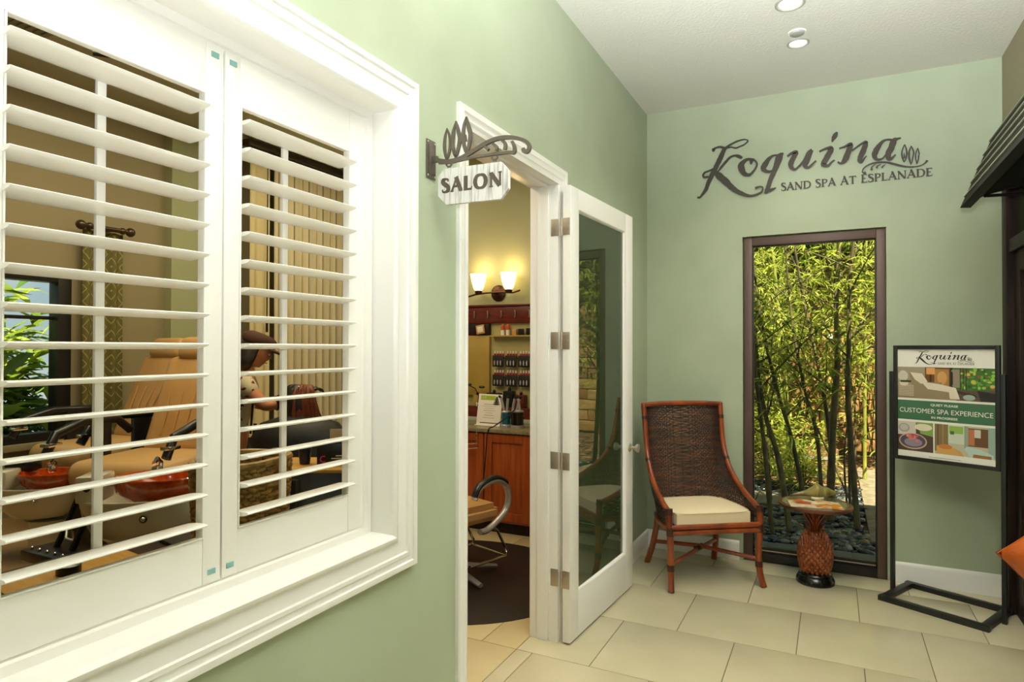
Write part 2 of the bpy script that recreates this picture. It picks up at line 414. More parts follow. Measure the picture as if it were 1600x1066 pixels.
# ------------------------------------------------------------------ room shell
YB = 5.053; CZ = 3.457; XR = 2.305
b = B(); wall_panels(b, 'x', -.08, 0, -3.0, YB + .15, 0, CZ, [(.520, 1.737, .934, 2.4015), (2.216, 3.21, -1, 2.49)])
b.mi = 1; wall_panels(b, 'x', -.16, -.08, -3.0, 5.35, 0, CZ, [(.520, 1.737, .934, 2.4015), (2.216, 3.21, -1, 2.49)])
b.build('wall_left', [M['green'], M['salonwall']], kind='structure', smooth=False, label='sage green wall with the shuttered window and salon doorway')
b = B(); wall_panels(b, 'y', YB, YB + .14, 0, 2.45, 0, CZ, [(.726, 1.658, -1, 2.419)])
b.build('wall_back', M['green'], kind='structure', smooth=False, label='sage green end wall carrying the metal lettering and tall window')
b = B(); wall_panels(b, 'x', XR, XR + .14, 2.4, YB + .0, 0, CZ, [(3.62, 4.80, -1, 2.62)])
b.build('wall_right', M['beigewall'], kind='structure', smooth=False, label='tan side wall around the dark wooden doorway')
b = B(); b.box(XR + .14, 5.1, 2.4, 2.5, 0, CZ); b.box(5.0, 5.1, -3, 2.4, 0, CZ); b.box(-.16, 5.1, -3.1, -3, 0, CZ)
b.build('wall_lobby', M['green'], kind='structure', smooth=False)
b = B(); wall_panels(b, 'x', -3.74, -3.6, -1.2, 5.35, 0, CZ, [(1.0, 2.69, .925, 2.10)]); b.box(-3.6, -.16, -1.3, -1.2, 0, CZ)
b.build('wall_salon', M['salonwall'], kind='structure', smooth=False)
b = B(); b.box(-3.74, -.08, 5.35, 5.45, 0, CZ)
b.build('wall_salon_back', M['salongreen'], kind='structure', smooth=False)
b = B(); b.box(-3.6, -3.52, 3.42, 3.80, 0, CZ); b.build('trim_5', M['salongreen'], kind='structure', smooth=False)
b = B(); b.box(-3.74, 5.1, -3.1, YB + .14, CZ, CZ + .14); b.box(-3.74, 0, YB + .14, 5.45, CZ, CZ + .14)
b.build('ceiling', M['ceiling'], kind='structure', smooth=False)
fl_o = B().box(-3.74, 5.1, -3.1, YB + .14, -.16, -.004).box(-3.74, -.0, YB + .14, 5.45, -.16, -.004).build('floor', M['grout'], kind='structure', smooth=False, label='large cream tiles in running bond with dark grout')
# every tile of the two rooms is its own part
TP, RP = .611, .5985; cache = {}
def tiles(x0, x1, y0, y1, mt, tagm):
    k = math.floor((y0 - 3.022) / RP)
    while 3.022 + k * RP < y1:
        ya = 3.022 + k * RP; ph = .241 if k % 2 == 0 else .543
        m = math.floor((x0 - ph) / TP)
        while ph + m * TP < x1:
            xa = ph + m * TP
            a0 = max(xa, x0); a1 = min(xa + TP, x1); c0 = max(ya, y0); c1 = min(ya + RP, y1)
            if a1 - a0 > .03 and c1 - c0 > .03:
                key = (round(a1 - a0, 3), round(c1 - c0, 3), tagm)
                if key not in cache:
                    o = B().bbox(-(a1 - a0) / 2 + .0022, (a1 - a0) / 2 - .0022, -(c1 - c0) / 2 + .0022, (c1 - c0) / 2 - .0022, -.012, 0, .0012).build('tile', mt, fl_o, angle=30)
                    cache[key] = o.data; q = o
                else:
                    q = bpy.data.objects.new('tile', cache[key]); COL.objects.link(q); q.parent = fl_o
                q.location = ((a0 + a1) / 2, (c0 + c1) / 2, 0)
            m += 1
        k += 1
tiles(-.16, XR, .5, YB + .02, M['tile'], 0)
tiles(XR, 4.6, .5, 2.4, M['tile'], 0)
tiles(-3.6, -.16, .5, 5.35, M['tilesalon'], 1)
b = B(); b.box(-3.6, 5, -3, .5, -.012, 0); b.build('floor_margin', M['tile'], fl_o, smooth=False, kind='stuff')

# baseboards
BP = [(0, 0), (.016, 0), (.016, .118), (.012, .130), (.006, .138), (0, .142)]
def baseboard(name, p0, p1, nrm, lab=None):
    b = B(); n = Vector(nrm); vs = []
    for p in (p0, p1):
        for d, z in BP: vs.append(Vector(p) + n * d + Vector((0, 0, z)))
    m = len(BP); fs = [(k, (k + 1) % m, m + (k + 1) % m, m + k) for k in range(m)] + [tuple(range(m)), tuple(range(m, 2 * m))[::-1]]
    b.add(vs, fs); return b.build(name, M['trim'], kind='structure', label=lab)
baseboard('baseboard_left', (0, 3.31, 0), (0, YB, 0), (1, 0, 0)); baseboard('baseboard_near', (0, -3, 0), (0, 2.13, 0), (1, 0, 0))
baseboard('baseboard_back', (0.0, YB, 0), (.70, YB, 0), (0, -1, 0)); baseboard('baseboard_back_right', (1.685, YB, 0), (XR, YB, 0), (0, -1, 0))
baseboard('baseboard_right', (XR, 4.90, 0), (XR, YB, 0), (-1, 0, 0))
baseboard('baseboard_salon', (-3.6, 5.35, 0), (-1.9, 5.35, 0), (0, -1, 0))

# window casing (stepped, mitred) on the lobby side
b = B(); Y0, Y1, Z0, Z1 = .393, 1.864, .822, 2.515
frame_sweep(b, [((0, Y0, Z0), (0, 1, 1)), ((0, Y0, Z1), (0, 1, -1)), ((0, Y1, Z1), (0, -1, -1)), ((0, Y1, Z0), (0, -1, 1))],
            [(0, 0), (0, .018), (.004, .024), (.014, .026), (.022, .024), (.024, .017), (.040, .017), (.044, .021), (.056, .021), (.060, .015), (.070, .013), (.100, .011), (.106, .016), (.112, .022), (.122, .024), (.130, .018), (.133, .010), (.134, -.155), (.150, -.155)], (1, 0, 0))
b.build('trim_1', M['trim'], kind='structure', label='stepped white casing and deep return around the shuttered window')
win1 = structure('window_1', (0, 1.12, .95), 'interior window between lobby and salon behind white shutters')
b = B()
frame_sweep(b, [((-.103, .527, .941), (0, 1, 1)), ((-.103, .527, 2.3945), (0, 1, -1)), ((-.103, 1.73, 2.3945), (0, -1, -1)), ((-.103, 1.73, .941), (0, -1, 1))],
            [(0.002, -.02), (.002, .026), (.006, .032), (.036, .032), (.040, .024), (.052, .022), (.053, -.02)], (1, 0, 0))
b.build('frame', M['shutter'], win1, world=True)
B().box(-.158, -.153, .545, 1.712, .96, 2.375).build('pane', M['glass'], win1, world=True, smooth=False)

# ------------------------------------------------------------------ plantation shutters
def shutter(ya, yb, sl, sr, label):
    """ya..yb panel, sl / sr stile widths"""
    t = thing('plantation_shutter', label, 'shutter', (-.089, (ya + yb) / 2, .987), group=None)
    xb, xf = -.103, -.075; z0, z1 = .987, 2.351; o0, o1 = 1.103, 2.2225
    def bx(name, *a, bv=.0025): return B().bbox(*a, bv).build(name, M['shutter'], t, world=True)
    bx('stile', xb, xf, ya, ya + sl, z0, z1); bx('stile', xb, xf, yb - sr, yb, z0, z1)
    bx('rail', xb, xf - .001, ya + sl, yb - sr, o1, z1); bx('rail', xb, xf - .001, ya + sl, yb - sr, z0, o0)
    # small bead moulding round the louvre opening
    b = B()
    for (c0, c1, c2, c3) in ((ya + sl, ya + sl + .004, o0, o1), (yb - sr - .004, yb - sr, o0, o1), (ya + sl, yb - sr, o1 - .004, o1), (ya + sl, yb - sr, o0, o0 + .004)):
        b.bbox(xf - .006, xf + .003, c0, c1, c2, c3, .0015)
    b.build('bead', M['shutter'], t, world=True)
    # louvres: elliptical blades 83 mm deep, open flat
    L0, L1 = ya + sl + .003, yb - sr - .003; prof = []
    for k in range(16):
        a = 2 * PI * k / 16; cx = math.cos(a); sx = math.sin(a)
        prof.append((.0425 * cx, .0062 * math.copysign(abs(sx) ** .8, sx)))
    md = None
    for i in range(15):
        z = 1.1416 + .0744 * i
        if md is None:
            b = B(); vs = [(x_, y_, z_) for y_ in (-(L1 - L0) / 2, (L1 - L0) / 2) for x_, z_ in prof]
            b.add(vs, [(k, (k + 1) % 16, 16 + (k + 1) % 16, 16 + k) for k in range(16)] + [tuple(range(16)), tuple(range(16, 32))[::-1]])
            o = b.build('louver', M['shutter'], t, angle=50); md = o.data
        else:
            o = bpy.data.objects.new('louver', md); COL.objects.link(o); o.parent = t
        o.location = (-.0885 + .089, 0, z - .0045 - .987); o.rotation_euler = (0, R(-6), 0)
    ym = (ya + sl + yb - sr) / 2 - .003
    B().bbox(-.142, -.131, ym - .010, ym + .010, 1.13, 2.19, .002).build('tilt_rod', M['shutter'], t, world=True)
    yc = yb - .026 if sr < .055 else ya + .024
    for zc in (1.015, 2.325): B().bbox(-.076, -.0725, yc - .011, yc + .011, zc - .007, zc + .007, .001).build('magnet_catch', M['teal'], t, world=True)
    return t
shutter(.5835, 1.131, .060, .051, 'white louvered shutter panel on the left of the window, in front of the garden view')
shutter(1.136, 1.674, .048, .060, 'white louvered shutter panel on the right, nearest the hanging salon sign')

# ------------------------------------------------------------------ salon doorway
b = B()
frame_sweep(b, [((0, 2.150, 0), (0, 1, 0)), ((0, 2.150, 2.556), (0, 1, -1)), ((0, 3.292, 2.556), (0, -1, -1)), ((0, 3.292, 0), (0, -1, 0))],
            [(0, 0), (0, .016), (.006, .021), (.028, .021), (.033, .017), (.052, .015), (.058, .018), (.066, .012), (.078, .010), (.086, .006), (.086, 0)], (1, 0, 0), closed=False)
b.build('trim_2', M['trim'], kind='structure', label='white moulded casing around the open salon doorway')
b = B()
frame_sweep(b, [((-.162, 2.150, 0), (0, 1, 0)), ((-.162, 2.150, 2.556), (0, 1, -1)), ((-.162, 3.292, 2.556), (0, -1, -1)), ((-.162, 3.292, 0), (0, -1, 0))],
            [(0, 0), (0, -.016), (.03, -.02), (.086, -.008), (.086, 0)], (1, 0, 0), closed=False)
b.build('trim_3', M['trim'], kind='structure')
b = B()
J = [(-.162, .0), (.006, .0)]
for (ya, yb, za, zb) in ((2.216, 2.236, 0, 2.47), (3.19, 3.21, 0, 2.47), (2.216, 3.21, 2.47, 2.49)): b.bbox(-.162, .004, ya, yb, za, zb, .002)
for (ya, yb, za, zb) in ((2.236, 2.247, 0, 2.47), (3.179, 3.19, 0, 2.47), (2.236, 3.19, 2.459, 2.47)):
    b.bbox(-.115, -.05, ya, yb, za, zb, .003)
b.build('trim_4', M['trim'], kind='structure', label='white door jamb with stop moulding')

# open glazed door leaf, swung back along the wall
lr = math.atan2(-.0617, .998)   # rotation about z from +y
door1 = structure('door_1', (.078, 3.180, 0), 'white glazed door standing open against the green wall'); door1.rotation_euler = (0, 0, lr)
LW, LZ0, LZ1 = .978, .012, 2.455          # leaf length along local +y, front face at local x=0
def lb(name, x0, x1, y0, y1, z0, z1, mt=None, bv=.0015): return B().bbox(x0, x1, y0, y1, z0, z1, bv).build(name, mt or M['trim'], door1)
lb('stile', -.044, 0, 0, .108, LZ0, LZ1); lb('stile', -.044, 0, LW - .125, LW, LZ0, LZ1)
lb('rail', -.044, -.0005, .108, LW - .125, 2.345, LZ1); lb('rail', -.044, -.0005, .108, LW - .125, LZ0, .245)
b = B()
for x_ in (0, -.044):
    s = 1 if x_ == 0 else -1
    frame_sweep(b, [((x_, .108, .245), (0, 1, 1)), ((x_, .108, 2.345), (0, 1, -1)), ((x_, LW - .125, 2.345), (0, -1, -1)), ((x_, LW - .125, .245), (0, -1, 1))],
                [(-.001, -.001), (.002, 0), (.006, -.002), (.012, -.010), (.016, -.018)], (s, 0, 0))
b.build('glazing_bead', M['trim'], door1)
B().box(-.026, -.018, .115, LW - .132, .252, 2.338).build('glass', M['doorglass'], door1, smooth=False)
for zc in (2.234, 1.622, .975, .345):
    b = B(); b.bbox(-.044, -.002, -.004, 0, zc - .046, zc + .046, .006)
    b.tube([(-.050, -.004, zc - .048), (-.050, -.004, zc + .048)], .0065, 10)
    for sx in (-.034, -.014):
        for sz in (-.03, 0, .03): b.sphere((sx, -.0045, zc + sz), .003, 5, (1, .4, 1))
    b.build('hinge', M['nickel'], door1)
    b = B(); b.bbox(-.038, .006, 3.1865, 3.1905, zc - .046, zc + .046, .006)
    b.build('hinge_plate', M['nickel'], bpy.data.objects['trim_4'], world=False)
# crystal-style lever knob
b = B(); ro = Matrix.Rotation(R(90), 4, 'Y')
b.lathe([(.0, 0), (.028, 0), (.028, .004), (.022, .010), (.011, .014), (.010, .034), (.018, .040), (.027, .050), (.028, .062), (.018, .070), (.0, .071)], 20, mtx=Matrix.Translation((0, LW - .06, .93)) @ ro)
b.lathe([(.0, 0), (.028, 0), (.028, -.004), (.011, -.014), (.010, -.034), (.0, -.035)], 20, mtx=Matrix.Translation((-.044, LW - .06, .93)) @ ro @ Matrix.Diagonal((1, 1, -1, 1)) if False else Matrix.Translation((-.044, LW - .06, .93)) @ ro)
b.build('door_knob', M['nickel'], door1)
B().bbox(-.034, -.010, LW, LW + .002, .90, .96, .001).build('latch_plate', M['nickel'], door1)
# etched palm fronds on the pane (flat print)
fr = (Vector((-.0172, 0, 0)), Vector((0, 1, 0)), Vector((0, 0, 1)), Vector((1, 0, 0)))

# ------------------------------------------------------------------ tall window in the end wall
win2 = structure('window_2', (1.19, 5.09, 0), 'tall bronze-framed picture window onto the bamboo garden')
def fb(name, x0, x1, z0, z1, y0=5.075, y1=5.135, m_='bronze'): return B().bbox(x0, x1, y0, y1, z0, z1, .004).build(name, M[m_], win2, world=True)
fb('frame', .731, .791, .0, 2.412); fb('frame', 1.600, 1.655, .0, 2.412); fb('frame', .791, 1.600, 2.350, 2.412); fb('frame', .791, 1.600, .0, .062, m_='darkmetal')
b = B()
for a in ((.791, .800, .062, 2.35), (1.591, 1.600, .062, 2.35), (.791, 1.6, 2.341, 2.35), (.791, 1.6, .062, .105)): b.bbox(a[0], a[1], 5.090, 5.125, a[2], a[3], .002)
b.build('gasket', M['darkmetal'], win2, world=True)
b = B(); b.bbox(.80, 1.59, 5.088, 5.0915, .078, .086, .001); b.build('sill_strip', M['nickel'], win2, world=True)
B().box(.798, 1.594, 5.104, 5.109, .10, 2.344).build('pane', M['garden_glass'], win2, world=True, smooth=False)

# ------------------------------------------------------------------ dark doorway and louvred awning on the right
door2 = structure('door_2', (XR, 4.2, 0), 'dark stained wooden doorway on the right side wall')
def db(name, *a, m_='darkwood'): return B().bbox(*a, .004).build(name, M[m_], door2, world=True)
db('frame', 2.262, 2.445, 4.755, 4.865, 0, 2.62); db('frame', 2.262, 2.445, 3.56, 3.66, 0, 2.62); db('frame', 2.262, 2.445, 3.66, 4.755, 2.54, 2.64)
db('transom_bar', 2.275, 2.43, 3.66, 4.755, 2.16, 2.24)
db('stile', 2.30, 2.345, 4.63, 4.755, 0, 2.16); db('stile', 2.30, 2.345, 3.66, 3.78, 0, 2.16); db('rail', 2.30, 2.345, 3.78, 4.63, 0, .28); db('rail', 2.30, 2.345, 3.78, 4.63, 2.04, 2.16)
B().box(2.318, 2.326, 3.78, 4.63, .28, 2.04).build('glass', M['doorglass'], door2, world=True, smooth=False)
B().box(2.318, 2.326, 3.66, 4.755, 2.24, 2.54).build('glass', M['doorglass'], door2, world=True, smooth=False)
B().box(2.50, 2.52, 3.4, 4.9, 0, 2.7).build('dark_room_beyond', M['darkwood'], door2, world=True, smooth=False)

aw = thing('louvered_awning', 'dark metal awning of sloping slats fixed above the dark doorway', 'awning', (2.305, 3.9, 2.6))
ya, yb = 2.95, 4.45
A_, B_, C_ = (1.989, 2.396), (2.138, 2.775), (2.110, 2.458)
def awb(name, poly, y0, y1, m_='awn'):
    return B().prism(poly, ((0, 0, 0), (1, 0, 0), (0, 0, 1), (0, 1, 0)), y0, y1).build(name, M[m_], aw, world=True, smooth=False)
D_ = (2.303, 2.81); E_ = (2.303, 2.50)
for k, yy in enumerate((yb - .012, (ya + yb) / 2, ya)):
    awb('end_frame', [A_, B_, D_, (2.303, 2.785), (2.150, 2.752), (2.03, 2.452), (2.303, 2.52), (2.303, 2.495), C_], yy, yy + .012)
n_ = 5
for k in range(n_):
    t0 = k / n_; x0 = A_[0] + (B_[0] - A_[0]) * t0; z0 = A_[1] + (B_[1] - A_[1]) * t0
    dx, dz = (B_[0] - A_[0]) / n_, (B_[1] - A_[1]) / n_
    awb('slat', [(x0, z0), (x0 + dx * .8, z0 + dz * .8), (x0 + dx * .8 + .050, z0 + dz * .8 - .012), (x0 + .050, z0 - .004)], ya, yb)
    awb('slat_highlight', [(x0 + dx * .80 - .008, z0 + dz * .80), (x0 + dx * .90 - .008, z0 + dz * .90), (x0 + dx * .90 + .004, z0 + dz * .90), (x0 + dx * .80 + .004, z0 + dz * .80)], ya, yb, 'awn_highlight')  # pale strip paints the highlight along each slat's upper edge
awb('soffit', [(A_[0] + .012, A_[1] + .004), C_, (2.303, 2.50), (2.303, 2.508), (2.11, 2.466), (A_[0] + .012, A_[1] + .012)], ya, yb)
B().tube([(2.10, 4.44, 2.452), (2.303, 4.44, 2.445)], .009, 8).build('brace', M['awn'], aw, world=True)
B().tube([(2.10, 3.0, 2.452), (2.303, 3.0, 2.445)], .009, 8).build('brace', M['awn'], aw, world=True)

# ------------------------------------------------------------------ ceiling fixtures
def downlight(x, y, r, label, lit=True):
    t = thing('recessed_downlight', label, 'ceiling light', (x, y, CZ))
    B().lathe([(r, -.001), (r, -.006), (r * .86, -.008), (r * .80, -.004), (r * .74, .0), (r * .74, -.0005), (r * .86, -.001)], 28).build('trim_ring', M['greyplastic'] if lit else M['chrome'], t)
    B().lathe([(.0, -.0012), (r * .74, -.0012), (r * .74, -.0025), (.0, -.004)], 28).build('lens', M['bulb'] if lit else M['chrome'], t)
    return t
downlight(1.145, 4.266, .064, 'small lit downlight in the ceiling beside the flush detector disc')
downlight(1.128, 3.755, .078, 'larger chrome downlight in the ceiling cut by the top edge')
t = thing('ceiling_detector', 'round grey flush disc in the ceiling just behind the small downlight', 'detector', (1.146, 4.118, CZ))
B().lathe([(.0, -.016), (.034, -.016), (.040, -.012), (.042, -.006)], 24).build('cover', M['greyplastic'], t)
B().lathe([(.0, -.006), (.048, -.006), (.052, -.001), (.0, -.001)], 24).build('base_ring', M['trim'], t)
# ------------------------------------------------------------------ hanging salon sign
SB = [('f', [(0.0733, 2.3815, 0.0031), (0.085, 2.3499, 0.0076), (0.0872, 2.311, 0.0099), (0.0737, 2.2706, 0.0069), (0.0637, 2.3072, 0.01), (0.0652, 2.3493, 0.0077), (0.0733, 2.3815, 0.0031)]), ('f', [(0.1114, 2.4019, 0.0045), (0.1217, 2.3654, 0.0113), (0.1279, 2.3296, 0.0128), (0.1119, 2.2761, 0.0091), (0.0982, 2.3199, 0.0114), (0.1014, 2.365, 0.0106), (0.1114, 2.4019, 0.0045)]), ('f', [(0.155, 2.4106, 0.0052), (0.166, 2.3691, 0.0127), (0.1721, 2.337, 0.0126), (0.1583, 2.282, 0.0097), (0.1429, 2.3275, 0.0112), (0.1459, 2.3791, 0.0097), (0.155, 2.4106, 0.0052)]), ('f', [(0.1549, 2.3223, 0.0075), (0.1533, 2.3468, 0.003)]), ('arm', [(0.0228, 2.2774, 0.0101), (0.048, 2.2652, 0.0131), (0.0895, 2.2581, 0.0137), (0.1302, 2.2632, 0.0128), (0.1623, 2.2745, 0.0127), (0.198, 2.2886, 0.0118), (0.2331, 2.3025, 0.0124), (0.2716, 2.3122, 0.0123), (0.3096, 2.3134, 0.0114), (0.3395, 2.309, 0.0106), (0.3692, 2.2997, 0.0098), (0.3948, 2.286, 0.0104), (0.4057, 2.268, 0.0117), (0.3985, 2.2526, 0.0118), (0.3857, 2.2559, 0.0118), (0.3821, 2.2664, 0.0091)]), ('arm', [(0.0397, 2.261, 0.01), (0.0895, 2.256, 0.0084), (0.1584, 2.2595, 0.0075), (0.2255, 2.2609, 0.0073), (0.2832, 2.2599, 0.0079), (0.3247, 2.2593, 0.0085), (0.3471, 2.2563, 0.0106), (0.3489, 2.2743, 0.0098), (0.3396, 2.2957, 0.0071)]), ('arm', [(0.3021, 2.3044, 0.0086), (0.3134, 2.2894, 0.0092), (0.3116, 2.2695, 0.0093)]), ('arm', [(0.264, 2.2981, 0.0087), (0.2793, 2.2841, 0.0086), (0.2775, 2.2708, 0.0072)]), ('arm', [(0.2331, 2.2922, 0.0073), (0.2467, 2.2784, 0.0087)])]
YS = 1.966
br = thing('sign_bracket', 'pewter iron bracket with three feather leaves and a scroll arm, screwed to the green wall', 'bracket', (0, YS, 2.28))
frs = (Vector((0, YS, 0)), Vector((1, 0, 0)), Vector((0, 0, 1)), Vector((0, -1, 0)))
b = B(); b.bbox(0.001, .006, YS - .030, YS + .030, 2.205, 2.348, .002); b.bbox(.006, .010, YS - .018, YS + .018, 2.222, 2.331, .002)
b.build('mounting_plate', M['pewter'], br, world=True)
b = B()
for dy, dz in ((-.022, 2.215), (.022, 2.215), (-.022, 2.338), (.022, 2.338)): b = B(); b.sphere((.0065, YS + dy, dz), .004, 6, (.6, 1, 1)); b.build('screw', M['nickel'], br, world=True)
b = B()
for i_, (n_, pts) in enumerate(SB):
    if n_ == 'arm': b.ribbon([(p[0], p[1], p[2] * 1.2) for p in pts], frs, -.004 - i_ * .0002, .004 + i_ * .0002, sub=6)
b.bbox(.008, .035, YS - .006, YS + .006, 2.262, 2.286, .003)
b.build('arm', M['pewter'], br, world=True)
fe = [p for n_, p in SB if n_ == 'f']
for k in range(3):
    b = B(); b.ribbon([(p[0], p[1], p[2] * 1.25) for p in fe[k][:-1]] + [(fe[k][-1][0] + .0006, fe[k][-1][1] - .0004, .002)], frs, -.003, .003, sub=7)
    zt = min(q[1] for q in fe[k]); xt = [q[0] for q in fe[k] if q[1] == zt][0]
    b.ribbon([(xt, zt, .008), (xt - .003, zt - .02 - .002 * k, .008)], frs, -.003, .003)
    if k == 2: b.ribbon(fe[3], frs, -.003, .003)
    b.build('feather_leaf', M['pewter'], br, world=True)
b = B()
for x_, zt in ((.083, 2.252), (.271, 2.252)):
    b = B(); b.tube([(x_ + .012 * math.cos(a), YS, zt + .012 * math.sin(a)) for a in [PI * .0 - k * PI / 6 for k in range(7)]], .0035, 8); b.build('hook', M['pewter'], br, world=True)
sg = thing('hanging_sign', 'white weathered octagonal board with salon lettering hanging from the iron bracket', 'sign', (.185, YS, 2.24))
poly = [(.062, 2.232), (.280, 2.232), (.300, 2.228), (.3295, 2.195), (.3295, 2.135), (.300, 2.100), (.078, 2.100), (.040, 2.136), (.040, 2.212)]
poly = [(.066, 2.232), (.300, 2.229), (.3295, 2.196), (.3295, 2.134), (.300, 2.099), (.074, 2.101), (.040, 2.136), (.040, 2.208)]
wm = mat('whitewashed_board', 'dedbd4', .6, col2='857d76', nscale=9, ndetail=7, stretch=(9, 1, .7), lo=.50, hi=.74, bump=.1)
B().prism(poly, frs, -.007, .007).build('board', wm, sg, world=True, smooth=False)
for b in serif('SALON', (Vector((.057, YS, 2.147)), Vector((1, 0, -.004)), Vector((0, 0, 1)), Vector((0, -1, 0))), .246, .047, .0068, .0082, wk=2.3, gap=.14): b.build('letter', M['sign_dark'], sg, world=True, smooth=False)
b = B()
for x_ in (.083, .271):
    b = B(); b.tube([(x_ + .007 * math.cos(a), YS, 2.232 + .008 * math.sin(a)) for a in [2 * PI * k / 12 for k in range(12)]], .0014, 6, closed=True); b.build('ring', M['pewter'], sg, world=True)

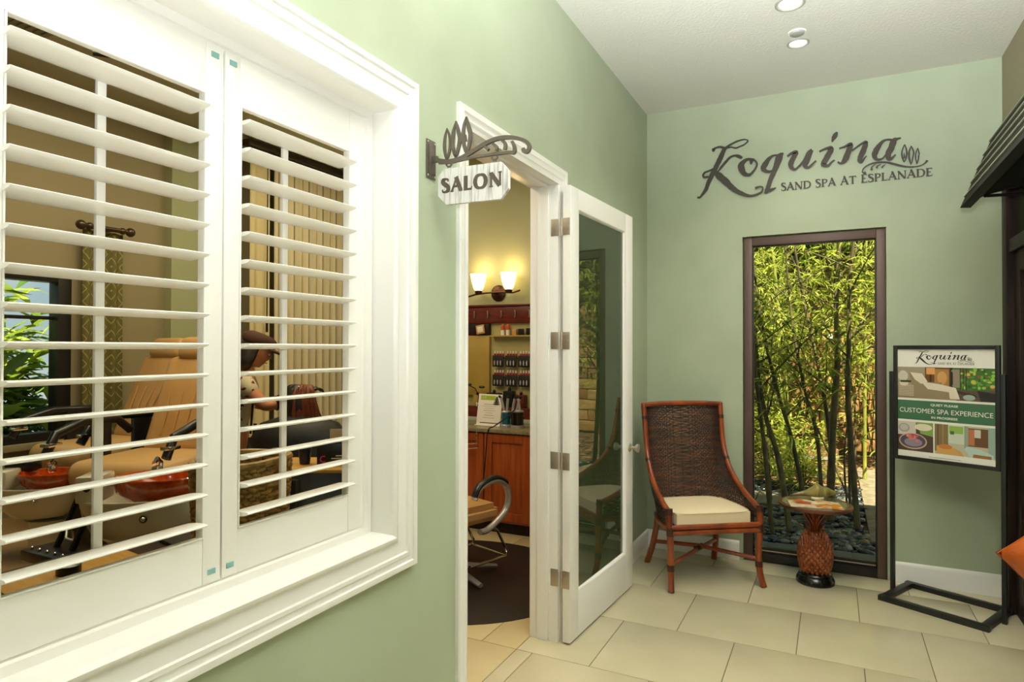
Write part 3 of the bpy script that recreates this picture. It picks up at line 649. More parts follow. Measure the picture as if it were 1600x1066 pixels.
# ------------------------------------------------------------------ wall lettering
LG = [('K', [(0.7698, 3.1375, 0.0074), (0.7418, 3.1497, 0.0079), (0.6903, 3.1436, 0.0106), (0.6488, 3.1276, 0.0128), (0.6174, 3.1101, 0.0172), (0.5964, 3.091, 0.028), (0.5805, 3.0601, 0.0334), (0.562, 3.0185, 0.0356), (0.5433, 2.9822, 0.0346), (0.522, 2.9406, 0.0358), (0.5006, 2.8989, 0.0327), (0.4791, 2.8514, 0.0306), (0.4602, 2.8035, 0.0263), (0.4358, 2.7699, 0.0187), (0.4141, 2.747, 0.0132), (0.3978, 2.7515, 0.0144)]), ('K', [(0.7698, 3.1343, 0.0084), (0.7417, 3.1117, 0.0095), (0.7109, 3.1014, 0.0095), (0.6799, 3.0932, 0.0106), (0.6487, 3.1046, 0.0085), (0.6174, 3.1019, 0.0107)]), ('K', [(0.5964, 3.1048, 0.0183), (0.5647, 3.1175, 0.014), (0.5329, 3.1136, 0.013), (0.5142, 3.1023, 0.0185), (0.5249, 3.0926, 0.0185)]), ('K', [(0.522, 2.9572, 0.013), (0.4792, 2.9431, 0.0109), (0.4523, 2.9353, 0.0121), (0.4403, 2.9144, 0.0143), (0.4495, 2.8994, 0.0143), (0.4791, 2.9014, 0.012)]), ('K', [(0.5486, 2.9291, 0.0076), (0.5751, 2.9616, 0.0162), (0.6067, 2.9961, 0.0183), (0.6382, 3.0277, 0.015), (0.6694, 3.0372, 0.0128), (0.7004, 3.0276, 0.0233), (0.7236, 3.011, 0.019)]), ('K', [(0.5326, 2.9282, 0.0325), (0.5644, 2.8913, 0.0486), (0.6065, 2.8478, 0.0483), (0.6482, 2.802, 0.04), (0.6948, 2.7614, 0.0318), (0.7512, 2.7309, 0.021), (0.7919, 2.7212, 0.0146), (0.8373, 2.7298, 0.0135), (0.8649, 2.7456, 0.0135), (0.8674, 2.7775, 0.0093), (0.8374, 2.7809, 0.0114), (0.8172, 2.7739, 0.0156)]), ('o', [(0.7924, 2.9938, 0.0157), (0.7568, 2.9957, 0.021), (0.7209, 2.9651, 0.0423), (0.7208, 2.9325, 0.0444), (0.7413, 2.8919, 0.0316), (0.7769, 2.8795, 0.021), (0.8074, 2.9055, 0.0157), (0.8277, 2.9407, 0.0135), (0.8252, 2.9679, 0.0135), (0.8025, 2.9924, 0.0105)]), ('o', [(0.7924, 2.9992, 0.0366), (0.7873, 2.9566, 0.0105)]), ('q', [(0.981, 3.0006, 0.0102), (0.9417, 3.0005, 0.0133), (0.912, 2.9804, 0.0257), (0.8821, 2.9362, 0.0413), (0.8745, 2.9103, 0.0341), (0.9018, 2.8882, 0.0206), (0.9365, 2.892, 0.0133), (0.9563, 2.9321, 0.0102)]), ('q', [(1.0112, 3.0108, 0.0071), (0.9883, 2.9916, 0.0437), (0.971, 2.9461, 0.0433), (0.9513, 2.8902, 0.0337), (0.9265, 2.8346, 0.0339), (0.9115, 2.7883, 0.0288), (0.899, 2.747, 0.034), (0.8816, 2.7301, 0.0103)]), ('q', [(0.9114, 2.7456, 0.0206), (0.9362, 2.7536, 0.0154), (0.9608, 2.7615, 0.0071)]), ('u', [(1.0369, 2.9825, 0.0131), (1.0635, 3.0, 0.0181), (1.0971, 3.006, 0.0281), (1.0826, 2.9738, 0.0351), (1.0633, 2.9342, 0.0372), (1.0632, 2.9027, 0.0302), (1.0872, 2.8813, 0.0151), (1.1159, 2.9013, 0.014), (1.1492, 2.9388, 0.0179), (1.1777, 2.9872, 0.0248), (1.2012, 3.0074, 0.0227)]), ('u', [(1.1989, 3.0051, 0.0247), (1.1776, 2.9612, 0.0327), (1.1634, 2.9213, 0.0327), (1.1538, 2.8991, 0.0278), (1.1774, 2.8831, 0.0178), (1.2056, 2.9081, 0.0128), (1.2267, 2.9261, 0.0118)]), ('i', [(1.2478, 2.988, 0.0128), (1.2803, 3.0016, 0.0146), (1.3171, 3.0068, 0.0243), (1.3216, 2.9908, 0.0388), (1.3032, 2.9547, 0.0379), (1.28, 2.9115, 0.0361), (1.273, 2.8917, 0.0293), (1.3029, 2.8818, 0.0175), (1.3259, 2.903, 0.0126), (1.3442, 2.916, 0.0106)]), ('i', [(1.3608, 3.1117, 0.0116), (1.347, 3.0872, 0.0319), (1.3356, 3.0632, 0.0213), (1.3277, 3.0464, 0.0058)]), ('n', [(1.374, 2.9937, 0.0096), (1.4097, 3.0014, 0.0144), (1.4456, 3.0142, 0.0267), (1.4366, 2.9774, 0.0358), (1.423, 2.9385, 0.0382), (1.4049, 2.9002, 0.0336), (1.3822, 2.8878, 0.0144), (1.3642, 2.9004, 0.0096)]), ('n', [(1.4499, 2.9654, 0.0124), (1.4812, 2.9864, 0.0114), (1.5166, 3.0091, 0.0142), (1.5386, 3.0135, 0.0235), (1.5297, 2.9746, 0.0353), (1.5119, 2.9317, 0.0354), (1.5008, 2.8979, 0.0312), (1.5117, 2.8788, 0.017), (1.5294, 2.9042, 0.0113), (1.5426, 2.9175, 0.0075)]), ('a', [(1.694, 3.0086, 0.011), (1.6599, 3.0136, 0.012), (1.6298, 2.9955, 0.0232), (1.6037, 2.9543, 0.0372), (1.5906, 2.9161, 0.0326), (1.6035, 2.8869, 0.0186), (1.6337, 2.8854, 0.0121), (1.6595, 2.9118, 0.012)]), ('a', [(1.7468, 3.0133, 0.0091), (1.7237, 3.0093, 0.0165), (1.7067, 2.9994, 0.0367), (1.6895, 2.9523, 0.0391), (1.6723, 2.9151, 0.0369), (1.6773, 2.8822, 0.0276), (1.6935, 2.8825, 0.0184), (1.7148, 2.9044, 0.0092)]), ('f1', [(1.7676, 2.966, 0.0045), (1.7788, 2.9301, 0.0082), (1.7786, 2.886, 0.01), (1.765, 2.8485, 0.0064), (1.7527, 2.8944, 0.01), (1.7558, 2.9333, 0.0082), (1.7676, 2.966, 0.0045)]), ('f1', [(1.766, 2.873, 0.0118), (1.7653, 2.9074, 0.0036)]), ('f2', [(1.8063, 2.9508, 0.0054), (1.8202, 2.9097, 0.0081), (1.8143, 2.8666, 0.009), (1.8058, 2.8286, 0.0054), (1.7944, 2.8741, 0.0118), (1.7945, 2.9133, 0.0109), (1.8063, 2.9508, 0.0054)]), ('f3', [(1.8434, 2.9309, 0.0045), (1.8507, 2.8958, 0.0072), (1.8473, 2.8622, 0.0081), (1.8385, 2.8269, 0.0045), (1.8308, 2.8693, 0.0072), (1.8338, 2.903, 0.0072), (1.8434, 2.9309, 0.0045)]), ('v', [(1.5378, 2.8051, 0.0169), (1.5255, 2.8015, 0.0094), (1.5159, 2.8153, 0.0066), (1.5292, 2.8388, 0.0075), (1.5599, 2.8575, 0.0084), (1.5991, 2.865, 0.0102), (1.655, 2.8603, 0.0102), (1.6976, 2.8449, 0.0129), (1.7482, 2.8237, 0.0118), (1.7983, 2.81, 0.0081), (1.8479, 2.8086, 0.0063), (1.8807, 2.8214, 0.0071), (1.8971, 2.8411, 0.0151)]), ('v', [(1.599, 2.855, 0.0037), (1.5751, 2.8381, 0.0084), (1.572, 2.8159, 0.0159)]), ('v', [(1.6292, 2.8487, 0.0037), (1.6068, 2.8391, 0.0084), (1.6032, 2.8255, 0.014)]), ('v', [(1.655, 2.8429, 0.0037), (1.6386, 2.8326, 0.0093), (1.6356, 2.824, 0.0111)])]
wlg = thing('wall_lettering', 'large dark bronze cut-out script word with small capitals line on the end wall', 'sign', (1.15, YB, 2.73))
frw = (Vector((0, YB, 0)), Vector((1, 0, 0)), Vector((0, 0, 1)), Vector((0, -1, 0)))
groups = {}
for n_, pts in LG: groups.setdefault(n_ if n_[0] != 'f' else n_, []).append(pts)
rj = random.Random(3)
def rough(pts):  # the cut letters have a slightly ragged outline
    out = []
    for i, p in enumerate(pts[:-1]):
        q = pts[i + 1]
        for k in range(3):
            t = k / 3; j = rj.uniform(-.0016, .0016) if (k or i) else 0
            out.append((p[0] + (q[0] - p[0]) * t + j * .6, p[1] + (q[1] - p[1]) * t, p[2] + (q[2] - p[2]) * t + j * 1.5))
    out.append(pts[-1]); return out
def smoothpts(pts, sub=4):
    P = []; n = len(pts)
    for i in range(n - 1):
        p0 = pts[max(i - 1, 0)]; p1 = pts[i]; p2 = pts[i + 1]; p3 = pts[min(i + 2, n - 1)]
        for k in range(sub):
            t = k / sub; P.append(tuple(.5 * (2 * b_ + (c - a) * t + (2 * a - 5 * b_ + 4 * c - d) * t * t + (3 * b_ - a - 3 * c + d) * t ** 3) for a, b_, c, d in zip(p0, p1, p2, p3)))
    P.append(pts[-1]); return P
for n_, strokes in groups.items():
    b = B()
    for k, pts in enumerate(strokes):
        p = smoothpts(pts); p = [(q[0] + (rj.uniform(-.0008, .0008) if 0 < i < len(p) - 1 else 0), q[1], q[2] * (1 + rj.uniform(-.07, .07))) for i, q in enumerate(p)]
        b.ribbon(p, frw, .006 + .0003 * k, .014 + .0004 * k, sub=1)
        # stand-off pin
        m_ = p[len(p) // 2]; b.tube([(m_[0], YB - .008, m_[1]), (m_[0], YB - .0005, m_[1])], .003, 6)
    b.build('letter' if n_ in 'Koquina' else ('scroll_flourish' if n_ == 'v' else 'feather_mark'), M['letter'], wlg, world=True, smooth=False)
for b in serif('SAND SPA AT ESPLANADE', (Vector((.995, YB, 2.737)), Vector((1, 0, 0)), Vector((0, 0, 1)), Vector((0, -1, 0))), .933, .052, .001, .006, wk=1.45, big=1.06, gap=.07): b.build('letter', M['letter'], wlg, world=True, smooth=False)

# ------------------------------------------------------------------ rattan chair
ch = thing('rattan_armchair', 'high-backed woven rattan chair with cream cushion in the corner', 'chair', (.49, 4.585, 0), R(35.2))
def cr(pts, n=8):
    return [tuple(q) for q in smoothpts([tuple(p) for p in pts], n)]
def fpath(s):   # side rail from top corner down to the arm post
    return [(s * .300, .285, 1.165), (s * .298, .262, 1.03), (s * .297, .235, .90), (s * .300, .195, .79), (s * .305, .120, .69), (s * .312, .0, .605), (s * .318, -.13, .545), (s * .318, -.225, .512)]
for s in (-1, 1):
    B().tube(cr(fpath(s)), .0185, 12).build('side_rail', M['rattan'], ch)
    # front post + splayed front leg
    B().tube(cr([(s * .318, -.235, .515), (s * .318, -.242, .44), (s * .312, -.245, .34), (s * .308, -.242, .20), (s * .312, -.255, .08), (s * .322, -.285, .0)]), [.022] * 24 + [.021] * 17, 12).build('leg', M['rattan'], ch)
    B().tube(cr([(s * .225, .200, .36), (s * .232, .215, .27), (s * .245, .250, .14), (s * .262, .315, .0)]), .021, 12).build('leg', M['rattan'], ch)
    # bindings at the joints
    for (p, q, r_) in (((s * .318, -.236, .53), (s * .318, -.240, .49), .0245), ((s * .314, -.245, .41), (s * .312, -.245, .355), .0245), ((s * .309, -.243, .165), (s * .310, -.246, .125), .0245), ((s * .2985, .270, 1.085), (s * .298, .267, 1.06), .02), ((s * .3, .192, .785), (s * .301, .180, .765), .02)): B().tube([p, q], r_, 12).build('binding', M['rattanjoint'], ch)
b = B(); b.tube([(-.300, .285, 1.165), (-.15, .298, 1.172), (0, .303, 1.174), (.15, .298, 1.172), (.300, .285, 1.165)], .0185, 12); b.sphere((-.3, .285, 1.165), .0195, 8); b.sphere((.3, .285, 1.165), .0195, 8)
b.build('top_rail', M['rattan'], ch)
b = B()
b.tube([(-.312, -.250, .408), (.312, -.250, .408)], .018, 12); b.tube([(-.312, -.250, .372), (.312, -.250, .372)], .018, 12)
for s in (-1, 1): b.tube([(s * .312, -.24, .385), (s * .30, .0, .385), (s * .235, .20, .385)], .018, 12)
b.tube([(-.235, .20, .385), (.235, .20, .385)], .018, 12)
b.build('seat_rail', M['rattan'], ch)
b = B(); b.prism([(-.285, -.235), (.285, -.235), (.215, .18), (-.215, .18)], ((0, 0, 0), (1, 0, 0), (0, 1, 0), (0, 0, 1)), .392, .412); b.build('seat_board', M['weavedark'], ch)
b = B(); b.tube([(-.31, -.243, .165), (0, 0, .185), (.245, .245, .165)], .0145, 10); b.build('stretcher', M['rattan'], ch)
b = B(); b.tube([(.31, -.243, .175), (0, .0, .205), (-.245, .245, .175)], .0145, 10); b.build('stretcher', M['rattan'], ch)
b = B(); b.tube([(-.03, -.02, .19), (.03, .02, .195)], .021, 10); b.build('stretcher_binding', M['rattanjoint'], ch)
# woven shell: U-shaped cross-section wrapped behind the rails
FP = smoothpts(fpath(1), 12)
def rail_at(z):
    for i in range(len(FP) - 1):
        if FP[i][2] >= z >= FP[i + 1][2]:
            t = (FP[i][2] - z) / (FP[i][2] - FP[i + 1][2] + 1e-9); return FP[i][0] + (FP[i + 1][0] - FP[i][0]) * t, FP[i][1] + (FP[i + 1][1] - FP[i][1]) * t
    return (.300, .285) if z > 1 else (.314, -.225)
def shell(z, u, off=0.0):
    xf, yf = rail_at(z); yr = .225 + (z - .42) * .10 + .02
    if z < .50: xf = .300 + (z - .36) * .1; yf = -.225
    bul = max(yr - yf, .028); a = PI * (u + 1) / 2
    cx = -math.cos(a); sx = math.sin(a)
    w_ = xf * (1 - .10 * max(0, .8 - z))
    x = w_ * math.copysign(abs(cx) ** .55, cx); y = yf + bul * sx ** .60 if sx > 0 else yf
    return Vector((x, y, z))
def shell_pt(z, u, off):
    e = .01; p = shell(z, u); q = shell(z, min(u + e, 1)) - shell(z, max(u - e, -1)); n = Vector((q.y, -q.x, 0)); n = n.normalized() if n.length > 1e-9 else Vector((0, 1, 0))
    return p + n * off
b = B(); NS = 112; rows = 62
for r_ in range(rows):
    z = .375 + r_ * (1.152 - .375) / (rows - 1)
    us = [-.995 + 1.99 * k / NS for k in range(NS + 1)]
    vs = []; band = (r_ // 6) % 2
    for k, u in enumerate(us):
        ph = 1 if ((k // 2 + r_) % 2) else -1
        tw = .0015 * (1 if (k + r_ * (1 if band else -1)) % 3 == 0 else -1)
        c = shell_pt(z + tw, u, .0036 * ph * (1 if k % 2 == 0 else 0.4))
        n = (shell_pt(z, u, 1) - shell_pt(z, u, 0))
        vs += [c + n * .0030, c + Vector((0, 0, .0058)), c - n * .0030, c - Vector((0, 0, .0058))]
    fs = [(k * 4 + j, k * 4 + (j + 1) % 4, (k + 1) * 4 + (j + 1) % 4, (k + 1) * 4 + j) for k in range(NS) for j in range(4)]
    b.add(vs, fs)
b.build('woven_back', M['weave'], ch, angle=60)
b = B()
for k in range(1, 56):
    u = -1 + 2 * k / 56; b.tube([shell_pt(.375 + i * .0777, u, 0) for i in range(11)], .0032, 4, cap=False)
b.build('weave_stake', M['weavedark'], ch)
# cushion
b = B(); bm = bmesh.new(); bmesh.ops.create_cube(bm, size=1); bmesh.ops.subdivide_edges(bm, edges=bm.edges[:], cuts=9, use_grid_fill=True)
for v in bm.verts:
    x, y, z = v.co * 2
    w = .272 - .03 * max(0, y); px = w * x * (1 - .05 * abs(y) ** 4); py = .235 * y * (1 - .06 * abs(x) ** 4) - .005
    dome = (1 - x ** 4) * (1 - y ** 4)
    pz = .452 + z * (.036 + .030 * dome); v.co = (px, py, pz)
b.add([v.co.copy() for v in bm.verts], [[v.index for v in f.verts] for f in bm.faces]); bm.free()
b.build('seat_cushion', M['cushion'], ch, angle=70)
b = B()
for zz in (.420, .490):
    pl = []
    for k in range(48):
        a = 2 * PI * k / 48; c, s = math.cos(a), math.sin(a); c = math.copysign(abs(c) ** .3, c); s = math.copysign(abs(s) ** .3, s)
        w = .272 - .03 * max(0, s); pl.append((w * c, .235 * s - .005, zz))
    b.tube(pl, .0035, 6, closed=True)
b.build('cushion_piping', M['piping'], ch)

# ------------------------------------------------------------------ pineapple table
TX, TY = 1.218, 4.80
pt = thing('pineapple_table', 'round side table on a carved wooden pineapple pedestal with black base', 'table', (TX, TY, 0))
B().lathe([(0, 0), (.118, 0), (.122, .006), (.120, .030), (.112, .040), (.110, .046), (.104, .052), (.103, .062), (.095, .072), (.080, .080), (0, .080)], 40).build('base', M['blackgloss'], pt)
def prad(t): return .050 + .058 * math.sin(PI * min(1, (t * .82 + .16))) ** .7
PZ0, PZ1 = .078, .345
prof = [(prad(i / 14) * .965 if 0 < i < 14 else .055, PZ0 + (PZ1 - PZ0) * i / 14) for i in range(15)]
B().lathe([(0, PZ0)] + prof + [(0, PZ1)], 32).build('pineapple_body', M['pineapple'], pt)
b = B(); nr, nc = 13, 18
for i in range(nr):
    t = (i + .5) / nr; rr = prad(t) * .965; z = PZ0 + (PZ1 - PZ0) * t
    for k in range(nc):
        a = 2 * PI * (k + .5 * (i % 2)) / nc; h_ = (PZ1 - PZ0) / nr * 1.02; w_ = 2 * PI * rr / nc * .5 * .94
        sl = (prad(min(1, t + .03)) - prad(max(0, t - .03))) / (.06 * (PZ1 - PZ0))
        o_ = Vector((math.cos(a), math.sin(a), -sl * .5)).normalized(); tn = Vector((-math.sin(a), math.cos(a), 0)); up = tn.cross(o_) * -1
        if up.z < 0: up = -up
        c = Vector((rr * math.cos(a), rr * math.sin(a), z)); q = [c + tn * w_, c + up * h_ * .95, c - tn * w_, c - up * h_ * .95]
        q2 = [c + (p - c) * .42 + o_ * .0095 for p in q]; q1 = [c + (p - c) * .84 + o_ * .0060 for p in q]; q = [p - o_ * .004 for p in q]
        b.add(q + q1 + q2, [(j, (j + 1) % 4, 4 + (j + 1) % 4, 4 + j) for j in range(4)] + [(4 + j, 4 + (j + 1) % 4, 8 + (j + 1) % 4, 8 + j) for j in range(4)] + [(8, 9, 10, 11)])
b.build('scales', M['pineapple'], pt, angle=50, kind='stuff')
def leaf3d(b, base, dirv, L, w, curl, n=6):
    d = Vector(dirv).normalized(); up = Vector((0, 0, 1)); sd = d.cross(up).normalized(); vs = []
    for i in range(n + 1):
        t = i / n; out = Vector((d.x, d.y, 0)).normalized()
        p = Vector(base) + d * L * t + out * curl * t * t; ww = w * (1 - t) ** .6 * (0.75 + .6 * math.sin(PI * min(1, t * 1.3)))
        vs += [p - sd * ww, p + out * .004 - Vector((0, 0, 0)), p + sd * ww, p - out * .003]
    fs = [(i * 4 + j, i * 4 + (j + 1) % 4, (i + 1) * 4 + (j + 1) % 4, (i + 1) * 4 + j) for i in range(n) for j in range(4)]
    b.add(vs, fs + [(0, 1, 2, 3)])
B().lathe([(.034, .335), (.026, .36), (.028, .42), (.034, .49), (.040, .505), (0, .505)], 20).build('neck', M['pineapple'], pt)
for ring, (zz, rr, L, cu, n_) in enumerate(((.335, .030, .055, .022, 9), (.360, .026, .075, .026, 9), (.380, .026, .085, .030, 9), (.402, .028, .090, .034, 9), (.424, .029, .082, .034, 9), (.446, .030, .058, .026, 9))):
    for k in range(n_):
        a = 2 * PI * (k + .5 * (ring % 2)) / n_; b = B()
        leaf3d(b, (rr * math.cos(a), rr * math.sin(a), zz), (math.cos(a) * .28, math.sin(a) * .28, 1), L, .011, cu)
        b.build('crown_leaf', M['pineapple'], pt)
B().lathe([(0, .500), (.120, .500), (.205, .508), (.228, .514), (.232, .522), (.230, .532), (.220, .537), (.208, .536), (.206, .532), (0, .532)], 56).build('table_rim', M['tabletop'], pt)
B().lathe([(0, .5325), (.2055, .5325), (.2055, .535), (0, .535)], 56).build('top_inlay', M['tableglass'], pt)

# conch shell lying across the back of the table
sh = thing('conch_shell', 'long olive conch shell lying at the back of the pineapple table', 'shell', (TX + .0, TY + .090, .537))
b = B(); ax = []; NSG = 44
def shr(t):
    pts_ = [(0, .004), (.12, .010), (.30, .018), (.42, .034), (.52, .052), (.60, .049), (.66, .040), (.70, .038), (.75, .030), (.79, .028), (.84, .020), (.88, .018), (.93, .010), (1, .002)]
    for (a, ra), (c, rc) in zip(pts_, pts_[1:]):
        if a <= t <= c: return ra + (rc - ra) * (t - a) / (c - a)
    return .002
prof = [(max(shr(i / NSG), .001) * .86, i / NSG * .250) for i in range(NSG + 1)]
mt_ = Matrix.Translation((-.125, 0, .036)) @ Matrix.Rotation(R(90), 4, 'Y') @ Matrix.Rotation(0, 4, 'Z')
vs = []; n = 24
for i, (r_, zz) in enumerate(prof):
    for k in range(n):
        a = 2 * PI * k / n; t = i / NSG
        rr = r_ * (1 + .10 * math.cos(a - t * 24) * (1 if t > .45 else .3))
        drop = -.030 * (1 - t / .45) * .55 if t < .45 else 0
        vs.append((-.125 + zz, rr * math.sin(a), max(.001, .040 + drop + rr * math.cos(a) * .92)))
b.add(vs, [(i * n + k, i * n + (k + 1) % n, (i + 1) * n + (k + 1) % n, (i + 1) * n + k) for i in range(NSG) for k in range(n)] + [tuple(range(n))[::-1], tuple(NSG * n + k for k in range(n))])
b.build('spiral_body', M['shell'], sh, angle=80)
b = B(); b.tube([(-.03, -.030, .014), (0, -.040, .010), (.03, -.036, .012), (.045, -.022, .020)], [.006, .010, .009, .004], 10, flat=(1, .5)); b.build('lip', mat('shell_lip', 'cfc7a0', .3), sh)
sh.rotation_euler = (0, 0, R(16)); sh.scale = (1.18, 1.18, 1.35)

# open magazine
mg = thing('open_magazine', 'open magazine with an orange fruit photo on the round table', 'magazine', (TX + .005, TY - .070, .537), R(10))
mp1 = mat('magazine_print', 'e6d3ae', .35, col2='d2622c', nscale=9, ndetail=3, lo=.50, hi=.62, coat=.3)
mp2 = mat('magazine_print_right', 'e8d9b8', .35, col2='d8871f', nscale=12, ndetail=2, lo=.48, hi=.58, coat=.3)
for s, m_, nm in ((-1, mp1, 'left_page'), (1, mp2, 'right_page')):
    b = B(); n = 10; vs = []
    W_ = .165 if s < 0 else .155
    for i in range(n + 1):
        t = i / n; z = .004 + .010 * math.sin(PI * min(1, t * 1.15)) * (1 - t * .5)
        for y_ in (-.10, .095):
            vs.append((s * W_ * t, y_, z)); 
    for i in range(n + 1):
        t = i / n
        for y_ in (-.10, .095): vs.append((s * W_ * t, y_, .0005))
    m2 = 2 * (n + 1)
    fs = [(2 * i, 2 * i + 1, 2 * i + 3, 2 * i + 2) for i in range(n)] + [(m2 + 2 * i, m2 + 2 * i + 2, m2 + 2 * i + 3, m2 + 2 * i + 1) for i in range(n)] + [(2 * i, 2 * i + 2, m2 + 2 * i + 2, m2 + 2 * i) for i in range(n)] + [(2 * i + 1, m2 + 2 * i + 1, m2 + 2 * i + 3, 2 * i + 3) for i in range(n)] + [(2 * n, 2 * n + 1, m2 + 2 * n + 1, m2 + 2 * n)]
    b.add(vs, fs); b.build('page', m_, mg)
b = B(); b.lathe([(0, .0155), (.045, .0150), (.05, .0145), (0, .0145)], 24, c=(-.075, -.01, 0), squash=(1, .7)); b.build('printed_fruit', mat('printed_fruit', 'c2452a', .35, coat=.3), mg)
b = B(); b.bbox(-.16, .15, .095, .096, .0003, .0006, .0001); b.build('cover', M['paper'], mg)

# ------------------------------------------------------------------ poster stand
P0 = Vector((1.673, 4.835, 0)); P1 = Vector((2.208, 4.566, 0)); u_ = (P1 - P0).normalized(); rz_ = math.atan2(u_.y, u_.x)
es = thing('poster_stand', 'black square-tube floor stand holding the framed spa notice', 'sign stand', tuple((P0 + P1) / 2), rz_)
HW = (P1 - P0).length / 2
for s in (-1, 1): B().bbox(s * HW - .012, s * HW + .012, -.012, .012, 0.0, 1.435, .002).build('post', M['black'], es)
b = B(); bl = HW - .012; bd = .215
b.bbox(-bl - .012, bl - .0, -bd, -bd + .042, 0, .032, .002); b.build('base_bar', M['black'], es)
B().bbox(-bl - .012, bl, bd - .042, bd, 0, .032, .002).build('base_bar', M['black'], es)
for s in (-1, 1): B().bbox(-.021 + s * (bl - .021) - .006, .021 + s * (bl - .021) - .006, -bd + .042, bd - .042, 0, .032, .002).build('base_bar', M['black'], es)
fz0, fz1 = .872, 1.603; fw = HW - .013
for (x0, x1, z0, z1) in ((-fw, -fw + .024, fz0, fz1), (fw - .024, fw, fz0, fz1), (-fw + .024, fw - .024, fz0, fz0 + .024), (-fw + .024, fw - .024, fz1 - .024, fz1)):
    B().bbox(x0, x1, -.014, .014, z0, z1, .003).build('frame_bar', M['black'], es)
B().box(-fw + .02, fw - .02, -.002, .004, fz0 + .02, fz1 - .02).build('backing', M['black'], es, smooth=False)
B().box(-fw + .024, fw - .024, -.0035, -.0022, fz0 + .024, fz1 - .024).build('poster_sheet', M['paper'], es, smooth=False)
# flat printed artwork; coordinates in sheet units 0..1 (x right, y up)
PX0, PX1, PZa, PZb = -fw + .024, fw - .024, fz0 + .024, fz1 - .024
pm = {}
def flat(col):
    if col not in pm: pm[col] = mat('poster_ink_' + col, col, .45)
    return pm[col]
PL = B(); PLm = []; depth = [0.0]
def pq(poly, col, d=None):
    """polygon of printed ink"""
    if col not in PLm: PLm.append(col)
    PL.mi = PLm.index(col); depth[0] += .000006
    y = -.0036 - depth[0]
    PL.add([(PX0 + (PX1 - PX0) * a, y, PZa + (PZb - PZa) * c) for a, c in poly], [tuple(range(len(poly)))])
def rc(x0, x1, y0, y1, col): pq([(x0, y0), (x1, y0), (x1, y1), (x0, y1)], col)
def el(cx, cy, rx, ry, col, n=20): pq([(cx + rx * math.cos(2 * PI * k / n), cy + ry * math.sin(2 * PI * k / n)) for k in range(n)], col)
pr = random.Random(11)
# upper photo: lounge and garden
rc(0, 1, .545, .835, '8a7458'); rc(0, .30, .66, .835, '9c8f74'); rc(.30, .56, .66, .835, '6d4a28'); rc(.40, .55, .66, .82, 'a8793f'); el(.48, .74, .05, .06, 'c8985a'); rc(.56, .59, .60, .835, '1d1c1a')
rc(.315, .405, .77, .83, 'd99a5c'); rc(.35, .37, .69, .77, '3a2214')
rc(.59, 1, .60, .835, '3f6a2c')
for k in range(60): el(pr.uniform(.60, .99), pr.uniform(.66, .83), pr.uniform(.008, .03), pr.uniform(.006, .02), pr.choice(['5f9c34', '8dbb3e', '2f5522', 'b9b04a', '4a8a34', '9a4a3a']), 7)
for x in (.66, .69, .72): rc(x, x + .008, .63, .83, '2a2a18')
rc(.59, .66, .66, .82, '8d7f6c'); rc(.59, 1, .545, .64, '5c4b3a'); pq([(.60, .64), (.82, .60), (.83, .575), (.62, .61)], '3a332c')
pq([(.83, .64), (1, .62), (1, .545), (.86, .545)], '2b2723'); el(.75, .575, .06, .025, '9aa89a')
pq([(.13, .78), (.28, .775), (.33, .70), (.48, .70), (.47, .67), (.60, .66), (.62, .60), (.62, .545), (.20, .545), (.16, .64)], '8f7d60')
pq([(.14, .785), (.27, .775), (.33, .70), (.26, .68), (.19, .72)], 'd9cdb6'); pq([(.26, .70), (.44, .685), (.62, .655), (.66, .555), (.56, .555), (.55, .615), (.33, .635)], 'd8ccb4')
rc(.01, .18, .565, .665, 'b4a58c'); el(.06, .75, .055, .05, 'c9c2b0'); el(.07, .685, .05, .03, 'cfc4a4'); rc(.03, .15, .69, .71, '3a3524')
for k in range(6): rc(.01, .18, .575 + k * .015, .580 + k * .015, '8c7658')
# green band and text
rc(0, 1, .345, .525, '3f6b4a')
# lower photos
rc(0, .385, .055, .325, '4a3a30'); rc(0, .20, .20, .325, 'c9c0b2'); el(.07, .265, .062, .042, '9d968c'); el(.07, .268, .045, .030, 'b9b1a6'); pq([(.2, .325), (.385, .325), (.385, .20), (.25, .22)], '7fa04c'); el(.28, .28, .095, .032, 'e0d2b8')
el(.165, .145, .155, .075, 'c0a088'); el(.165, .147, .140, .064, '4d4650'); el(.17, .135, .10, .040, '8a7f8c'); 
for k in range(12): el(.15 + pr.uniform(-.05, .07), .165 + pr.uniform(-.02, .03), .020, .013, pr.choice(['d46a62', 'c2504e', 'e08a7c']), 7)
rc(.40, 1, .055, .325, 'b7b196'); rc(.40, .54, .08, .325, '7d6a42'); rc(.43, .44, .08, .325, '5a4a2c'); rc(.48, .49, .08, .325, '9a865c'); rc(.54, .70, .16, .325, 'c4ccb6'); rc(.55, .69, .25, .315, '8fb04a'); rc(.56, .60, .24, .27, '3f6a2c')
rc(.70, .74, .13, .325, '8c9a84'); rc(.74, .93, .15, .31, '6a4630'); rc(.79, .86, .23, .30, 'c9c4b4'); rc(.93, 1, .07, .325, '8fa898'); rc(.74, .80, .16, .30, 'b2714a')
pq([(.42, .06), (.42, .13), (.55, .135), (.66, .10), (.70, .055)], 'c89a58'); el(.51, .125, .07, .022, 'c07a34'); pq([(.70, .12), (.72, .145), (.86, .13), (.98, .09), (.98, .055), (.76, .055)], 'b4c6bc'); pq([(.78, .055), (.79, .085), (.96, .08), (.96, .055)], '9a6c34')
PLo = PL.build('printed_artwork', [flat(c) for c in PLm], es, smooth=False)
psz = (PX1 - PX0)
def ptxt(s, x, y, size, name, m_, sx=1.0, bold=0):
    return textmesh(s, size, name, m_, es, (PX0 + psz * x, -.0050, PZa + (PZb - PZa) * y), (R(90), 0, 0), .0002, 'CENTER', bold, sx)
